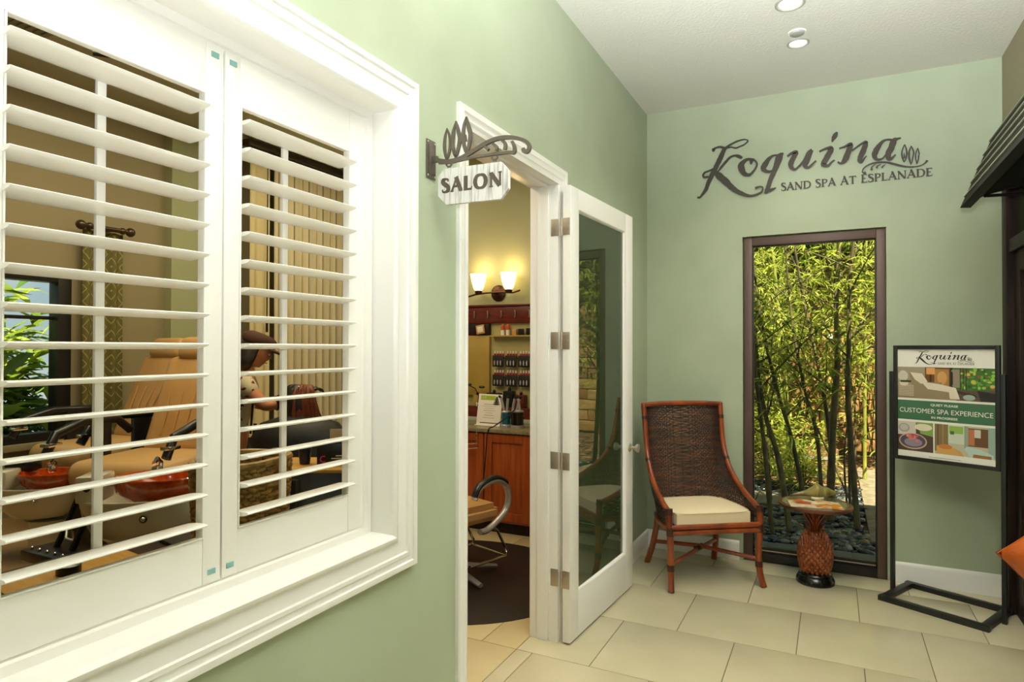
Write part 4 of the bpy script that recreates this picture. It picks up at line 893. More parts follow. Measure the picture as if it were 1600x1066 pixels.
ptxt('CUSTOMER SPA EXPERIENCE', .5, .412, .0420, 'printed_text', M['paper'], .93)
ptxt('QUIET PLEASE', .5, .482, .0190, 'printed_text', M['paper'], 1.25, .0004); ptxt('IN PROGRESS', .5, .368, .0190, 'printed_text', M['paper'], 1.25, .0004)
ptxt('____________', .52, .025, .010, 'printed_text', flat('8a867c')) if False else None
b = B(); k_ = .62 * psz / 1.54; ox = PX0 + psz * .19; oz = PZa + (PZb - PZa) * .862
frp = (Vector((ox - .3868 * .36 * 1.0, -.0046, oz - 2.74 * .335)), Vector((.36 * .965, 0, 0)), Vector((0, 0, .335)), Vector((0, -1, 0)))
sc_ = .62 * psz / (1.93 - .387)
frp = (Vector((ox - .387 * sc_, -.0044, oz - 2.735 * sc_)), Vector((sc_, 0, 0)), Vector((0, 0, sc_ * .95)), Vector((0, -1, 0)))
frp = (Vector((ox - .387 * sc_, -.0044, oz - 2.735 * sc_ * .95 + .002)), Vector((sc_, 0, 0)), Vector((0, 0, sc_ * .95)), Vector((0, -1, 0)))
for n_, pts in LG: b.ribbon(pts, frp, .0, .0003, sub=4)
for q_ in serif('SAND SPA AT ESPLANADE', (frp[0] + frp[1] * .995 + frp[2] * 2.722, Vector((1, 0, 0)), Vector((0, 0, 1)), Vector((0, -1, 0))), .93 * sc_, .014, 0, .0003, wk=1.0): b.add(q_.v, q_.f)
b.build('printed_logo', flat('24231f'), es, smooth=False)
B().box(-fw + .2, fw - .2, -.0048, -.0044, fz0 + .034, fz0 + .037).build('printed_footer', flat('8a867c'), es, smooth=False)
# ------------------------------------------------------------------ orange cushion on a bench at the right edge
bn = thing('console_table', 'narrow dark wooden console against the right wall, just outside the right edge', 'table', (2.155, 2.80, 0))
B().bbox(-.125, .13, -.38, .30, .55, .59, .006).build('top', M['darkwood'], bn)
for sx in (-.10, .105):
    for sy in (-.35, .27): B().bbox(sx - .02, sx + .02, sy - .02, sy + .02, 0, .55, .003).build('leg', M['darkwood'], bn)
cu = thing('throw_cushion', 'orange leather cushion standing on its corner, cut off by the right edge', 'cushion', (2.085, 2.965, .795))
def pillow(b, s, th, n=12, mtx=None):
    vs = []; fs = []
    for sd in (1, -1):
        o = len(vs)
        for i in range(n + 1):
            for j in range(n + 1):
                u = -1 + 2 * i / n; v = -1 + 2 * j / n
                k = 1 - .10 * (1 - abs(u * v)) * (u * u + v * v) * .5
                z = sd * th * ((1 - u ** 4) * (1 - v ** 4)) ** .55
                p = Vector((u * s * k, v * s * k, z)); vs.append(mtx @ p if mtx else p)
        for i in range(n):
            for j in range(n): fs.append((o + i * (n + 1) + j, o + (i + 1) * (n + 1) + j, o + (i + 1) * (n + 1) + j + 1, o + i * (n + 1) + j + 1))
    return b.add(vs, fs)
m_ = Matrix.Rotation(R(-22), 4, 'Z') @ Matrix.Rotation(R(90), 4, 'X') @ Matrix.Rotation(R(45), 4, 'Z')
b = pillow(B(), .152, .05, mtx=m_); bm = None
b.build('cover', M['orange'], cu, angle=80)
b = B(); b.tube([m_ @ Vector(p) for p in ((-.146, -.146, 0), (.146, -.146, 0), (.146, .146, 0), (-.146, .146, 0))], .004, 6, closed=True); b.build('piping', M['orange'], cu)

# ------------------------------------------------------------------ bamboo garden behind the tall window
gd = structure('garden_ground', (1.2, 8, 0), 'planted courtyard floor outside the tall window'); gd['kind'] = 'structure'
B().box(-4.5, 7.5, YB + .14, 13.5, -.30, -.05).build('soil', M['soil'], gd, world=True, smooth=False)
B().box(-.3, 3.2, YB + .16, 5.66, -.05, -.012).build('slab', M['slab'], gd, world=True, smooth=False)
for xx in (.3, .9, 1.46, 2.06): B().bbox(xx + .004, xx + .55, YB + .17, 5.65, -.02, -.004, .004).build('slab', M['slab'], gd, world=True)
# paver paths
pv = None
def paver(x0, x1, y0, y1):
    B().bbox(x0 + .006, x1 - .006, y0 + .006, y1 - .006, -.05, random.uniform(-.004, .004), .006).build('paver', M['paver'], gd, world=True)
for i in range(9): paver(1.60, 2.0, 6.0 + i * .40, 6.4 + i * .40); paver(2.0, 2.4, 5.8 + i * .40, 6.2 + i * .40)
for i in range(7): paver(-.6 + i * .30, -.3 + i * .30, 7.0, 7.6)
# brick by brick garden wall
gw = structure('wall_garden', (1.2, 11.2, 0), 'tan block garden wall behind the bamboo')
B().box(-3.2, 6.2, 11.22, 11.40, -.1, 3.3).build('mortar', M['mortar'], gw, world=True, smooth=False)
bw, bh = .44, .20; bmsh = [None] * 3; rb = random.Random(5); nb = 0
for r_ in range(15):
    for c_ in range(20):
        if c_ < 6 and r_ > 12: continue
        x = -2.6 + c_ * bw + (bw / 2 if r_ % 2 else 0); k = rb.randrange(3)
        if bmsh[k] is None:
            o = B().bbox(-bw / 2 + .008, bw / 2 - .008, -.05, .05, -bh / 2 + .008, bh / 2 - .008, .012).build('brick', M['blocks'][k], gw); bmsh[k] = o.data
        else: o = bpy.data.objects.new('brick', bmsh[k]); COL.objects.link(o); o.parent = gw
        o.location = (x - 1.2, rb.uniform(-.012, .012), bh / 2 + r_ * bh)
# pebbles: the near ones as parts, the rest joined
pb = thing('pebble_bed', 'bed of dark river pebbles outside the tall window behind the pineapple table', 'pebbles', (1.1, 6.2, -.05))
def pebmesh(m_, seed):
    rq = random.Random(seed); bm = bmesh.new(); bmesh.ops.create_icosphere(bm, subdivisions=2, radius=1)
    for v in bm.verts: v.co = Vector((v.co.x * (1 + rq.uniform(-.08, .08)), v.co.y * .72 * (1 + rq.uniform(-.08, .08)), v.co.z * .40))
    me = bpy.data.meshes.new('pebble'); bm.to_mesh(me); bm.free(); me.materials.append(m_)
    me.polygons.foreach_set('use_smooth', [True] * len(me.polygons)); return me
pms = [pebmesh(M['pebble'], 1), pebmesh(M['pebble'], 2), pebmesh(M['pebble2'], 3)]
pr = random.Random(21)
for k in range(260):
    o = bpy.data.objects.new('pebble', pms[pr.choice((0, 0, 1, 1, 2))]); COL.objects.link(o); o.parent = pb
    s = pr.uniform(.028, .055); o.scale = (s, s, s); o.rotation_euler = (pr.uniform(-.3, .3), pr.uniform(-.3, .3), pr.uniform(0, 6))
    o.location = (pr.uniform(.45, 1.62) - 1.1, pr.uniform(5.72, 6.25) - 6.2, pr.uniform(.01, .045))
b = B()
ic = pms[0]
vv = [v.co.copy() for v in ic.vertices]; ff = [tuple(p.vertices) for p in ic.polygons]
bm = bmesh.new(); bmesh.ops.create_icosphere(bm, subdivisions=1, radius=1); vv = [Vector((v.co.x, v.co.y * .7, v.co.z * .42)) for v in bm.verts]; ff = [[v.index for v in f.verts] for f in bm.faces]; bm.free()
for k in range(2600):
    s = pr.uniform(.03, .06); a = pr.uniform(0, 6); y = pr.uniform(5.7, 8.3); x = pr.uniform(-.8, 1.6) if pr.random() < .8 else pr.uniform(2.4, 3.6)
    if 7.0 < y < 7.6 and x < 1.5: continue
    mm = Matrix.Translation((x, y, -.035 + pr.uniform(0, .03))) @ Matrix.Rotation(a, 4, 'Z') @ Matrix.Rotation(pr.uniform(-.3, .3), 4, 'X') @ Matrix.Scale(s, 4)
    b.mi = 1 if pr.random() < .3 else 0; b.add([mm @ v for v in vv], ff)
b.build('pebbles', [M['pebble'], M['pebble2']], pb, world=True, kind='stuff', angle=180)
b = B()
for k in range(3500):
    s = pr.uniform(.02, .05); y = pr.uniform(8.3, 11.1); x = pr.uniform(-2, 4.2)
    mm = Matrix.Translation((x, y, -.04 + pr.uniform(0, .02))) @ Matrix.Rotation(pr.uniform(0, 6), 4, 'Z') @ Matrix.Rotation(pr.uniform(-.4, .4), 4, 'X')
    b.add([mm @ Vector(p) for p in ((-s, -s * .4, 0), (s, -s * .35, 0), (s * .8, s * .4, .008), (-s * .9, s * .35, .006))], [(0, 1, 2, 3)])
tag(b.build('bark_mulch', M['mulch'], None), 'brown bark mulch scattered before the garden wall', 'mulch', kind='stuff')

# wooden barrel planter
bp = thing('barrel_planter', 'weathered wooden half-barrel planter among the bamboo stems', 'planter', (1.17, 8.75, -.05))
ns_ = 18
for k in range(ns_):
    a0 = 2 * PI * k / ns_ + .012; a1 = 2 * PI * (k + 1) / ns_ - .012; b = B(); vs = []
    for i in range(6):
        t = i / 5; r0 = .175 + .045 * t + .012 * math.sin(PI * t); z = .40 * t
        for (rr, aa) in ((r0, a0), (r0, a1), (r0 - .022, a1), (r0 - .022, a0)): vs.append((rr * math.cos(aa), rr * math.sin(aa), z))
    b.add(vs, [(i * 4 + j, i * 4 + (j + 1) % 4, (i + 1) * 4 + (j + 1) % 4, (i + 1) * 4 + j) for i in range(5) for j in range(4)] + [(0, 1, 2, 3), (20, 23, 22, 21)])
    b.build('stave', M['barrel'], bp)
for z_, r_ in ((.09, .192), (.31, .222)):
    B().lathe([(r_, z_ - .014), (r_ + .004, z_ - .012), (r_ + .006, z_ + .012), (r_ + .002, z_ + .014)], 32).build('hoop', M['steel'], bp)
B().lathe([(0, .35), (.19, .35), (.19, .34), (0, .34)], 20).build('earth', M['soil'], bp)

# leaves
def blade(b, base, d, L, w, rnd, droop=.25, fold=True):
    d = Vector(d).normalized(); up = Vector((rnd.uniform(-.4, .4), rnd.uniform(-.4, .4), 1)).normalized(); s = d.cross(up)
    s = s.normalized() if s.length > 1e-6 else Vector((1, 0, 0)); n = s.cross(d)
    p0 = Vector(base); p1 = p0 + d * L * .35 - Vector((0, 0, droop * L * .10)); p2 = p0 + d * L * .7 - Vector((0, 0, droop * L * .4)); p3 = p0 + d * L - Vector((0, 0, droop * L))
    vs = [p0, p1 + s * w, p1 - n * w * .3, p1 - s * w, p2 + s * w * .75, p2 - n * w * .25, p2 - s * w * .75, p3]
    b.add(vs, [(0, 1, 2), (0, 2, 3), (1, 4, 5, 2), (2, 5, 6, 3), (4, 7, 5), (5, 7, 6)])
def bamboo(path, r, label, rnd, leafn, zlo=1.1, mt='culm', lm='leafy', group=None, side=.55, bn_=7):
    p0 = path[0]
    t = thing('bamboo', label, 'bamboo', (p0[0], p0[1], -.05), group=group)
    P = smoothpts([tuple(p) for p in path], 10); b = B()
    n = len(P); rs = [r * (1 - .6 * i / (n - 1)) * (1.12 if i % 5 == 0 else 1) for i in range(n)]
    b.tube(P, rs, 8); b.build('culm', M[mt], t, world=True)
    bb = B(); lb_ = B(); tips = []
    for k in range(bn_):
        i = int(n * (.32 + .66 * (k + .5) / bn_)); i = min(i, n - 2); p = Vector(P[i]); a = rnd.uniform(0, 2 * PI)
        L = rnd.uniform(.5, 1.1) * side * 1.6; d = Vector((math.cos(a), math.sin(a) * .7, rnd.uniform(.5, 1.3))).normalized()
        pts_ = [p + d * L * q + Vector((0, 0, -.10 * q * q * L)) for q in (0, .3, .6, 1)]
        bb.tube(pts_, [r * .34, r * .26, r * .2, r * .1], 5); tips.append(pts_)
    bb.build('branch', M[mt], t, world=True, kind='stuff')
    for k in range(leafn):
        if rnd.random() < .8 and tips:
            q = rnd.choice(tips); s = rnd.uniform(.1, 1); j = min(int(s * 3), 2); f_ = s * 3 - j; c = q[j].lerp(q[j + 1], f_) + Vector([rnd.gauss(0, .12) for _ in range(3)])
        else: c = Vector(P[rnd.randrange(int(n * .35), n)]) + Vector([rnd.gauss(0, .2) for _ in range(3)])
        if c.y < 5.35: c.y = 5.35 + abs(rnd.gauss(0, .1))
        a = rnd.uniform(0, 2 * PI)
        for m2 in range(rnd.choice((3, 4, 5))):
            a2 = a + rnd.uniform(-.9, .9); blade(lb_, c, (math.cos(a2), math.sin(a2), rnd.uniform(-.7, .3)), rnd.uniform(.08, .17), rnd.uniform(.006, .011), rnd)
    o = lb_.build('foliage', M[lm], t, world=True, kind='stuff', smooth=False); return t
rg = random.Random(99)
CS = [
 ('dark bamboo stem nearest the window frame on the left, leaning slightly left', [(.86, 5.9, 0), (.80, 5.9, .73), (.74, 5.9, 1.27), (.69, 5.9, 2.11), (.64, 6.0, 3.2)], .022),
 ('thick bamboo stem second from the left, rising from the pebbles', [(.99, 6.05, 0), (.90, 6.1, .59), (.78, 6.1, 1.04), (.71, 6.1, 1.61), (.60, 6.2, 2.9)], .028),
 ('long bamboo stem leaning strongly left above the table', [(1.14, 6.3, 0), (1.0, 6.3, .74), (.86, 6.3, 1.26), (.74, 6.3, 1.85), (.62, 6.3, 2.8)], .022),
 ('slim bamboo stem curving left, behind the conch shell tip', [(1.24, 6.5, 0), (1.20, 6.5, .74), (1.08, 6.5, 1.28), (.98, 6.5, 1.94), (.90, 6.5, 3.0)], .019),
 ('bamboo stem rising just left of the central forked trunk', [(1.32, 6.7, 0), (1.30, 6.7, .77), (1.19, 6.7, 1.5), (1.07, 6.7, 2.12), (.93, 6.7, 3.1)], .022),
 ('thick rough central bamboo trunk with stubby side shoots', [(1.30, 6.6, 0), (1.33, 6.6, .90), (1.37, 6.6, 1.5), (1.36, 6.6, 2.01), (1.42, 6.6, 3.1)], .036),
 ('upright dark bamboo stem right of the central trunk', [(1.52, 6.4, 0), (1.45, 6.4, 1.07), (1.455, 6.4, 1.61), (1.47, 6.4, 2.21), (1.55, 6.4, 3.1)], .027),
 ('thin bamboo stem between the central trunk and the right-hand stem', [(1.47, 6.9, 0), (1.46, 6.9, .8), (1.42, 6.9, 1.5), (1.30, 6.9, 2.3), (1.2, 6.9, 3.2)], .013),
]
for i, (lab, path, r_) in enumerate(CS):
    bamboo(path, r_, lab, rg, 85, bn_=8)
ORD = ['first', 'second', 'third', 'fourth', 'fifth', 'sixth', 'seventh', 'eighth', 'ninth', 'tenth', 'eleventh', 'twelfth', 'thirteenth', 'fourteenth']
# lighter culms and dense foliage further back
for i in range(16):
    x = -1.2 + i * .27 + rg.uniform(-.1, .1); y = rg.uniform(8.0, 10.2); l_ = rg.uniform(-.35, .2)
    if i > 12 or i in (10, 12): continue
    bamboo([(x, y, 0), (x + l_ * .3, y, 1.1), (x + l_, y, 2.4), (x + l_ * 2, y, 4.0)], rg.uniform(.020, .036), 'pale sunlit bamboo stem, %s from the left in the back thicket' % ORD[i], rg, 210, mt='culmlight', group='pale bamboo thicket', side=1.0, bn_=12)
# leaning thin criss-cross stems
for i, (xa, za, xb, zb, y) in enumerate([(.75, 1.2, 1.75, 2.9, 7.2), (1.30, .9, .65, 2.5, 7.4), (1.45, .8, 2.1, 2.9, 7.0), (.9, 1.5, 1.5, .9, 7.3), (1.5, 1.2, .8, 2.9, 7.1)]):
    bamboo([(xb if za > zb else xa, y, 0 if i % 2 else .0), (xa, y, za), ((xa + xb) / 2, y, (za + zb) / 2), (xb, y, zb)], .010, 'thin bamboo cane crossing behind the front stems, %s of five' % ORD[(0, 2, 3, 1, 4)[i]], rg, 60, group='thin crossing canes', bn_=6)
# screening shrubs low and hedge at the back-left
def bush(name, label, cat, c, rad, n, L, w, lm, group=None, up=.4, nst=7):
    t = thing(name, label, cat, (c[0], c[1], -.05), group=group); b = B(); rnd = rg
    for k in range(n):
        p = Vector(c) + Vector((rnd.gauss(0, rad[0]), rnd.gauss(0, rad[1]), rnd.gauss(0, rad[2])));
        if p.z < .05: p.z = .05 + abs(rnd.gauss(0, .1))
        a = rnd.uniform(0, 2 * PI); blade(b, p, (math.cos(a), math.sin(a), rnd.uniform(-.4, .9) + up), rnd.uniform(.6, 1.3) * L, rnd.uniform(.7, 1.2) * w, rnd, droop=.35)
    b.build('foliage', M[lm], t, world=True, kind='stuff', smooth=False)
    s = B()
    for k in range(nst): s.tube([(c[0] + rnd.uniform(-.1, .1), c[1] + rnd.uniform(-.08, .08), -.05), (c[0] + rnd.gauss(0, rad[0] * .6), c[1] + rnd.gauss(0, rad[1] * .6), c[2] + rad[2] * .5)], .008, 5)
    s.build('stem', M['culm'], t, world=True, kind='stuff'); return t
bush('shrub', 'low green shrub at the left of the barrel planter', 'shrub', (.55, 8.9, .45), (.35, .3, .25), 900, .22, .016, 'leafy')
bush('shrub', 'strap-leaved plant on the ground right behind the leaning stems', 'shrub', (1.0, 7.9, .22), (.22, .15, .14), 400, .24, .012, 'leafy')
bush('shrub', 'bright leafy shrub against the tan block wall', 'shrub', (2.15, 9.4, 2.0), (.30, .3, .35), 800, .24, .018, 'leafy')
bush('hedge', 'dense dark foliage closing the view at the left of the tall window', 'hedge', (-.7, 10.6, 1.7), (1.0, .25, .9), 5000, .20, .022, 'leafd', up=0)
bush('hedge', 'high dark foliage hanging above the garden wall', 'hedge', (1.9, 10.7, 3.7), (1.7, .3, .40), 5000, .22, .024, 'leafd', up=0)

# ------------------------------------------------------------------ plants outside the salon window
bush('palm_shrub', 'broad-leaved green shrub close outside the salon window', 'shrub', (-5.2, 2.4, 1.15), (.35, .40, .36), 2400, .42, .045, 'leafp')
bush('palm_shrub', 'tall yellow-green shrub farther left outside the salon window', 'shrub', (-5.6, 1.6, 1.2), (.4, .6, .36), 2600, .42, .045, 'leafp')
bush('hedge', 'dark clipped hedge below the shrubs outside the salon window', 'hedge', (-5.3, 2.0, .72), (.30, 1.2, .20), 6000, .16, .02, 'leafd', up=0)
B().box(-12, -3.74, -6, 9, -.30, -.05).build('garden_lawn', M['soil'], None, smooth=False, kind='structure')
# ------------------------------------------------------------------ salon: garden window, curtains
win3 = structure('window_3', (-3.6, 1.85, .92), 'dark framed salon window with glazing bars')
def wb(name, *a, m_='darkmetal'): return B().bbox(*a, .004).build(name, M[m_], win3, world=True)
wb('frame', -3.70, -3.585, 2.60, 2.69, .925, 2.10); wb('frame', -3.70, -3.585, 1.0, 1.08, .925, 2.10); wb('frame', -3.70, -3.585, 1.08, 2.60, .925, .985); wb('frame', -3.70, -3.585, 1.08, 2.60, 2.04, 2.10)
wb('muntin', -3.66, -3.635, 1.84, 1.865, .985, 2.04); wb('muntin', -3.66, -3.635, 2.22, 2.245, .985, 2.04); wb('muntin', -3.66, -3.635, 1.45, 1.475, .985, 2.04); wb('muntin', -3.66, -3.635, 1.08, 2.60, 1.775, 1.80)
B().box(-3.652, -3.648, 1.08, 2.60, .985, 2.04).build('pane', M['glass'], win3, world=True, smooth=False)
B().bbox(-3.60, -3.55, .95, 2.74, .88, .925, .006).build('sill', M['salonwall'], win3, world=True)
def curtain(name, label, cat, x, ya, yb, z0, z1, folds, amp, mt, pinch=True, mt2=None):
    t = thing(name, label, cat, (x, (ya + yb) / 2, z0)); b = B(); n = folds * 10; m = 12; vs = []
    for j in range(m + 1):
        tz = j / m; z = z0 + (z1 - z0) * tz; am = amp * (1 - .45 * tz)
        for i in range(n + 1):
            u = i / n; y = ya + (yb - ya) * u
            vs.append((x + am * math.sin(2 * PI * folds * u + .3 * math.sin(5 * tz)), y, z))
    o = len(vs); vs += [(p[0] - .006, p[1], p[2]) for p in vs]
    fs = [(j * (n + 1) + i, j * (n + 1) + i + 1, (j + 1) * (n + 1) + i + 1, (j + 1) * (n + 1) + i) for j in range(m) for i in range(n)]
    fs += [tuple(q + o for q in f[::-1]) for f in fs]
    b.add(vs, fs); b.build('fabric', mt, t, world=True, angle=180); return t
# olive curtain with stitched diamonds
dm = bpy.data.materials.new('olive_diamond_curtain'); dm.use_nodes = True; nt = dm.node_tree; bs = nt.nodes['Principled BSDF']; bs.inputs['Roughness'].default_value = .7
tcn = nt.nodes.new('ShaderNodeTexCoord'); sx = nt.nodes.new('ShaderNodeSeparateXYZ'); nt.links.new(tcn.outputs['Object'], sx.inputs[0])
def mth(op, a, b_=None, v=None):
    n = nt.nodes.new('ShaderNodeMath'); n.operation = op
    for i, q in enumerate((a, b_)):
        if q is None: continue
        if isinstance(q, (int, float)): n.inputs[i].default_value = q
        else: nt.links.new(q, n.inputs[i])
    return n.outputs[0]
y_ = mth('ABSOLUTE', mth('SUBTRACT', mth('FRACT', mth('MULTIPLY', sx.outputs['Y'], 9.0)), .5)); z_ = mth('ABSOLUTE', mth('SUBTRACT', mth('FRACT', mth('MULTIPLY', sx.outputs['Z'], 5.5)), .5))
sm = mth('FRACT', mth('MULTIPLY', mth('ADD', y_, z_), 3.0)); ln = mth('LESS_THAN', sm, .16)
mxn = nt.nodes.new('ShaderNodeMix'); mxn.data_type = 'RGBA'; mxn.inputs[6].default_value = lin('6a6336'); mxn.inputs[7].default_value = lin('a89c58'); nt.links.new(ln, mxn.inputs[0]); nt.links.new(mxn.outputs[2], bs.inputs['Base Color'])
curtain('curtain', 'olive curtain with stitched diamonds hanging beside the salon garden window', 'curtain', -3.52, 2.73, 3.02, .46, 2.44, 3, .028, dm)
rdt = thing('curtain_rod', 'short dark wooden curtain rod with ball finials above the olive curtain', 'curtain rod', (-3.50, 2.87, 2.46))
B().tube([(-3.48, 2.70, 2.46), (-3.48, 3.03, 2.46)], .018, 10).build('rod', M['rod'], rdt, world=True)
for yy, rr in ((3.05, .035), (2.99, .026), (2.69, .035), (2.75, .026)): b = B(); b.sphere((-3.48, yy, 2.46), rr, 8); b.build('finial', M['rod'], rdt, world=True)
for yy in (2.80, 2.94): B().bbox(-3.6, -3.47, yy - .01, yy + .01, 2.45, 2.47, .003).build('bracket', M['rod'], rdt, world=True)
# striped ceiling-height curtain
sm_ = bpy.data.materials.new('striped_curtain'); sm_.use_nodes = True; nt = sm_.node_tree; bs = nt.nodes['Principled BSDF']; bs.inputs['Roughness'].default_value = .75
tcn = nt.nodes.new('ShaderNodeTexCoord'); sx = nt.nodes.new('ShaderNodeSeparateXYZ'); nt.links.new(tcn.outputs['Object'], sx.inputs[0])
f_ = mth('FRACT', mth('MULTIPLY', sx.outputs['Y'], 5.2)); rpp = nt.nodes.new('ShaderNodeValToRGB'); nt.links.new(f_, rpp.inputs[0])
e = rpp.color_ramp; e.interpolation = 'CONSTANT'; e.elements[0].position = 0; e.elements[0].color = lin('dccca6'); e.elements[1].position = .3; e.elements[1].color = lin('a39270')
for p, c in ((.42, 'e2d3b0'), (.6, '94866c'), (.72, 'b8b4a0'), (.86, 'e0d2b2')): q = e.elements.new(p); q.color = lin(c)
nt.links.new(rpp.outputs[0], bs.inputs['Base Color'])
curtain('striped_curtain', 'full-height striped beige curtain behind the stylist', 'curtain', -3.30, 4.30, 5.26, .06, 3.36, 10, .035, sm_)
curtain('striped_curtain', 'narrow gathered cream curtain panel left of the striped one', 'curtain', -3.30, 4.02, 4.24, .06, 3.34, 2, .02, mat('cream_curtain', 'decb9c', .75))
b = B(); b.bbox(-3.34, -3.24, 3.95, 5.34, 3.37, 3.42, .004); bb_ = b.build('curtain_track', M['rod'], None); tag(bb_, 'dark curtain track under the salon ceiling', 'curtain track')
cw = thing('draw_wand', 'thin black draw wand hanging on the cream curtain panel', 'wand', (-3.22, 4.14, 1.9))
B().tube([(-3.22, 4.14, 3.3), (-3.22, 4.14, 1.85)], .006, 6).build('rod', M['blackpl'], cw, world=True); B().tube([(-3.22, 4.14, 1.85), (-3.22, 4.14, 1.72)], .011, 8).build('grip', M['blackpl'], cw, world=True)

# ceiling vent and track light seen high through the shutters
vt = thing('ceiling_vent', 'grey slatted air vent in the salon ceiling', 'vent', (-2.75, 2.0, CZ))
B().bbox(-.16, .16, -.16, .16, -.012, -.001, .003).build('frame', M['greyplastic'], vt)
for k in range(7): B().bbox(-.14, .14, -.135 + k * .042, -.115 + k * .042, -.02, -.012, .002, ).build('slat', M['greyplastic'], vt)
tl = thing('track_light', 'long black tube fixture under the salon ceiling', 'ceiling light', (-2.2, 2.45, 3.30))
B().tube([(-2.5, 2.20, 3.29), (-1.95, 2.75, 3.29)], .018, 10).build('tube', M['blackpl'], tl, world=True)
for q in ((-2.4, 2.30), (-2.05, 2.65)): B().tube([(q[0], q[1], 3.30), (q[0], q[1], CZ)], .006, 6).build('hanger', M['blackpl'], tl, world=True)

# ------------------------------------------------------------------ pedicure platform, recliners, basins
pf = thing('pedicure_platform', 'raised tan timber platform under the pedicure chairs', 'platform', (-2.8, 2.0, 0))
B().bbox(-3.58, -1.38, .6, 2.62, .30, .45, .006).build('deck', M['platform'], pf, world=True); B().bbox(-3.58, -2.62, 2.62, 3.10, .30, .45, .006).build('deck', M['platform'], pf, world=True); B().bbox(-3.58, -1.22, .6, 2.7, 0, .298, .006).build('step', M['platform'], pf, world=True)
def recliner(loc, rz, label):
    t = thing('pedicure_recliner', label, 'recliner', loc, rz, group=None)
    def cushion_box(x0, x1, y0, y1, z0, z1, name, mt, b_=.06, mtx=None):
        bm = bmesh.new(); bmesh.ops.create_cube(bm, size=1)
        for v in bm.verts: v.co = Vector((x0 + (v.co.x + .5) * (x1 - x0), y0 + (v.co.y + .5) * (y1 - y0), z0 + (v.co.z + .5) * (z1 - z0)))
        bmesh.ops.bevel(bm, geom=bm.edges[:], offset=b_, segments=4, affect='EDGES', profile=.5)
        b = B(); b.add([(mtx @ v.co) if mtx else v.co.copy() for v in bm.verts], [[v.index for v in f.verts] for f in bm.faces]); bm.free()
        return b.build(name, mt, t, angle=60)
    cushion_box(-.29, .29, -.30, .28, .36, .52, 'seat', M['tan2'], .07)
    mb = Matrix.Translation((0, .26, .48)) @ Matrix.Rotation(R(-24), 4, 'X')
    cushion_box(-.235, .235, -.07, .07, -.02, .64, 'backrest', M['tan'], .065, mb)
    cushion_box(-.20, .20, .06, .13, .02, .60, 'back_shell', M['blackpl'], .03, mb)
    cushion_box(-.16, .16, -.10, .04, .60, .76, 'headrest', M['tan'], .05, mb)
    for k in (-.11, -.035, .04, .11):
        b = B(); b.tube([mb @ Vector((k, -.072, .10)), mb @ Vector((k, -.079, .25)), mb @ Vector((k * 1.2, -.072, .38))], .006, 6); b.build('seam', M['tan'], t)
    for s in (-1, 1):
        b = B(); b.tube([(s * .345, -.34, .56), (s * .345, -.28, .66), (s * .345, -.10, .71), (s * .345, .16, .70), (s * .345, .27, .62)], .026, 10, flat=(1, .9)); b.build('armrest', M['blackpl'], t)
        b = B(); b.bbox(s * .345 - .028, s * .345 + .028, -.33, -.24, .58, .60, .006, Matrix.Translation((0, -.02, .02)) ); b.build('control_pad', M['chrome'], t)
        B().bbox(s * .345 - .02, s * .345 + .02, -.02, .10, .30, .69, .01).build('arm_post', M['blackpl'], t)
    b = B(); b.bbox(-.26, .26, -.26, .26, .0, .36, .03); b.build('base', M['blackpl'], t)
    return t
recliner((-2.97, 2.54, .45), R(2), 'tan leather pedicure recliner on the left, in front of the olive curtain')
recliner((-2.16, 2.34, .45), R(19), 'tan leather pedicure recliner on the right, partly hidden by the shutter stile')
def basin(loc, rz, s, label, lever=False):
    t = thing('pedicure_basin', label, 'foot basin', loc, rz)
    # rounded tub
    b = B(); n = 36; rows = [(0, .10, .50), (.02, .62, .60), (.08, .84, .80), (.16, .95, .92), (.24, 1.0, 1.0), (.25, .99, .99), (.25, .90, .88), (.22, .86, .84), (.10, .62, .6), (.09, .05, .05)]
    vs = []
    for z, a, c in rows:
        for k in range(n):
            q = 2 * PI * k / n; cc = math.cos(q); ss = math.sin(q)
            vs.append((.31 * a * math.copysign(abs(cc) ** .75, cc), .22 * c * math.copysign(abs(ss) ** .75, ss), z))
    b.add(vs, [(i * n + k, i * n + (k + 1) % n, (i + 1) * n + (k + 1) % n, (i + 1) * n + k) for i in range(len(rows) - 1) for k in range(n)] + [tuple(range(n))[::-1], tuple((len(rows) - 1) * n + k for k in range(n))])
    b.build('tub', M['porcelain'], t, angle=50)
    b = B(); b.bbox(-.29, -.17, -.16, .04, .24, .38, .02); b.build('control_block', M['porcelain'], t)
    b = B(); b.tube([(-.23, -.165, .32), (-.23, -.156, .32)], .017, 12); b.build('dial', M['blackpl'], t)
    b = B(); b.lathe([(0, .215), (.15, .225), (.205, .27), (.225, .345), (.222, .350), (.212, .346), (.19, .28), (.14, .245), (0, .240)], 32, c=(.06, 0, 0), squash=(1, .82)); b.build('liner_bowl', M['orangeglass'], t)
    b = B(); b.tube([(.06, -.215, .17), (.06, -.236, .17)], .020, 12); b.sphere((.06, -.238, .17), .012, 6); b.build('jet', M['chrome'], t)
    b = B(); b.lathe([(0, .33), (.030, .335), (.034, .36), (.026, .385), (0, .395)], 16, c=(.03, .06, 0)); b.build('faucet_handle', M['chrome'], t)
    b = B(); b.tube([(.03, .10, .33), (.03, .12, .40), (.03, .06, .43), (.03, .01, .41)], .012, 8); b.build('faucet', M['chrome'], t)
    b = B(); b.tube([(-.33, -.02, .12), (-.36, -.06, .10), (-.34, -.12, .06), (-.29, -.14, .05)], .008, 8); b.build('handle', M['steel'], t)
    if lever:
        b = B(); b.bbox(-.30, -.09, .03, .17, .34, .42, .03); b.build('head_cushion', M['greyplastic'] if False else M['blackpl'], t)
    t.scale = (s, s, s); return t
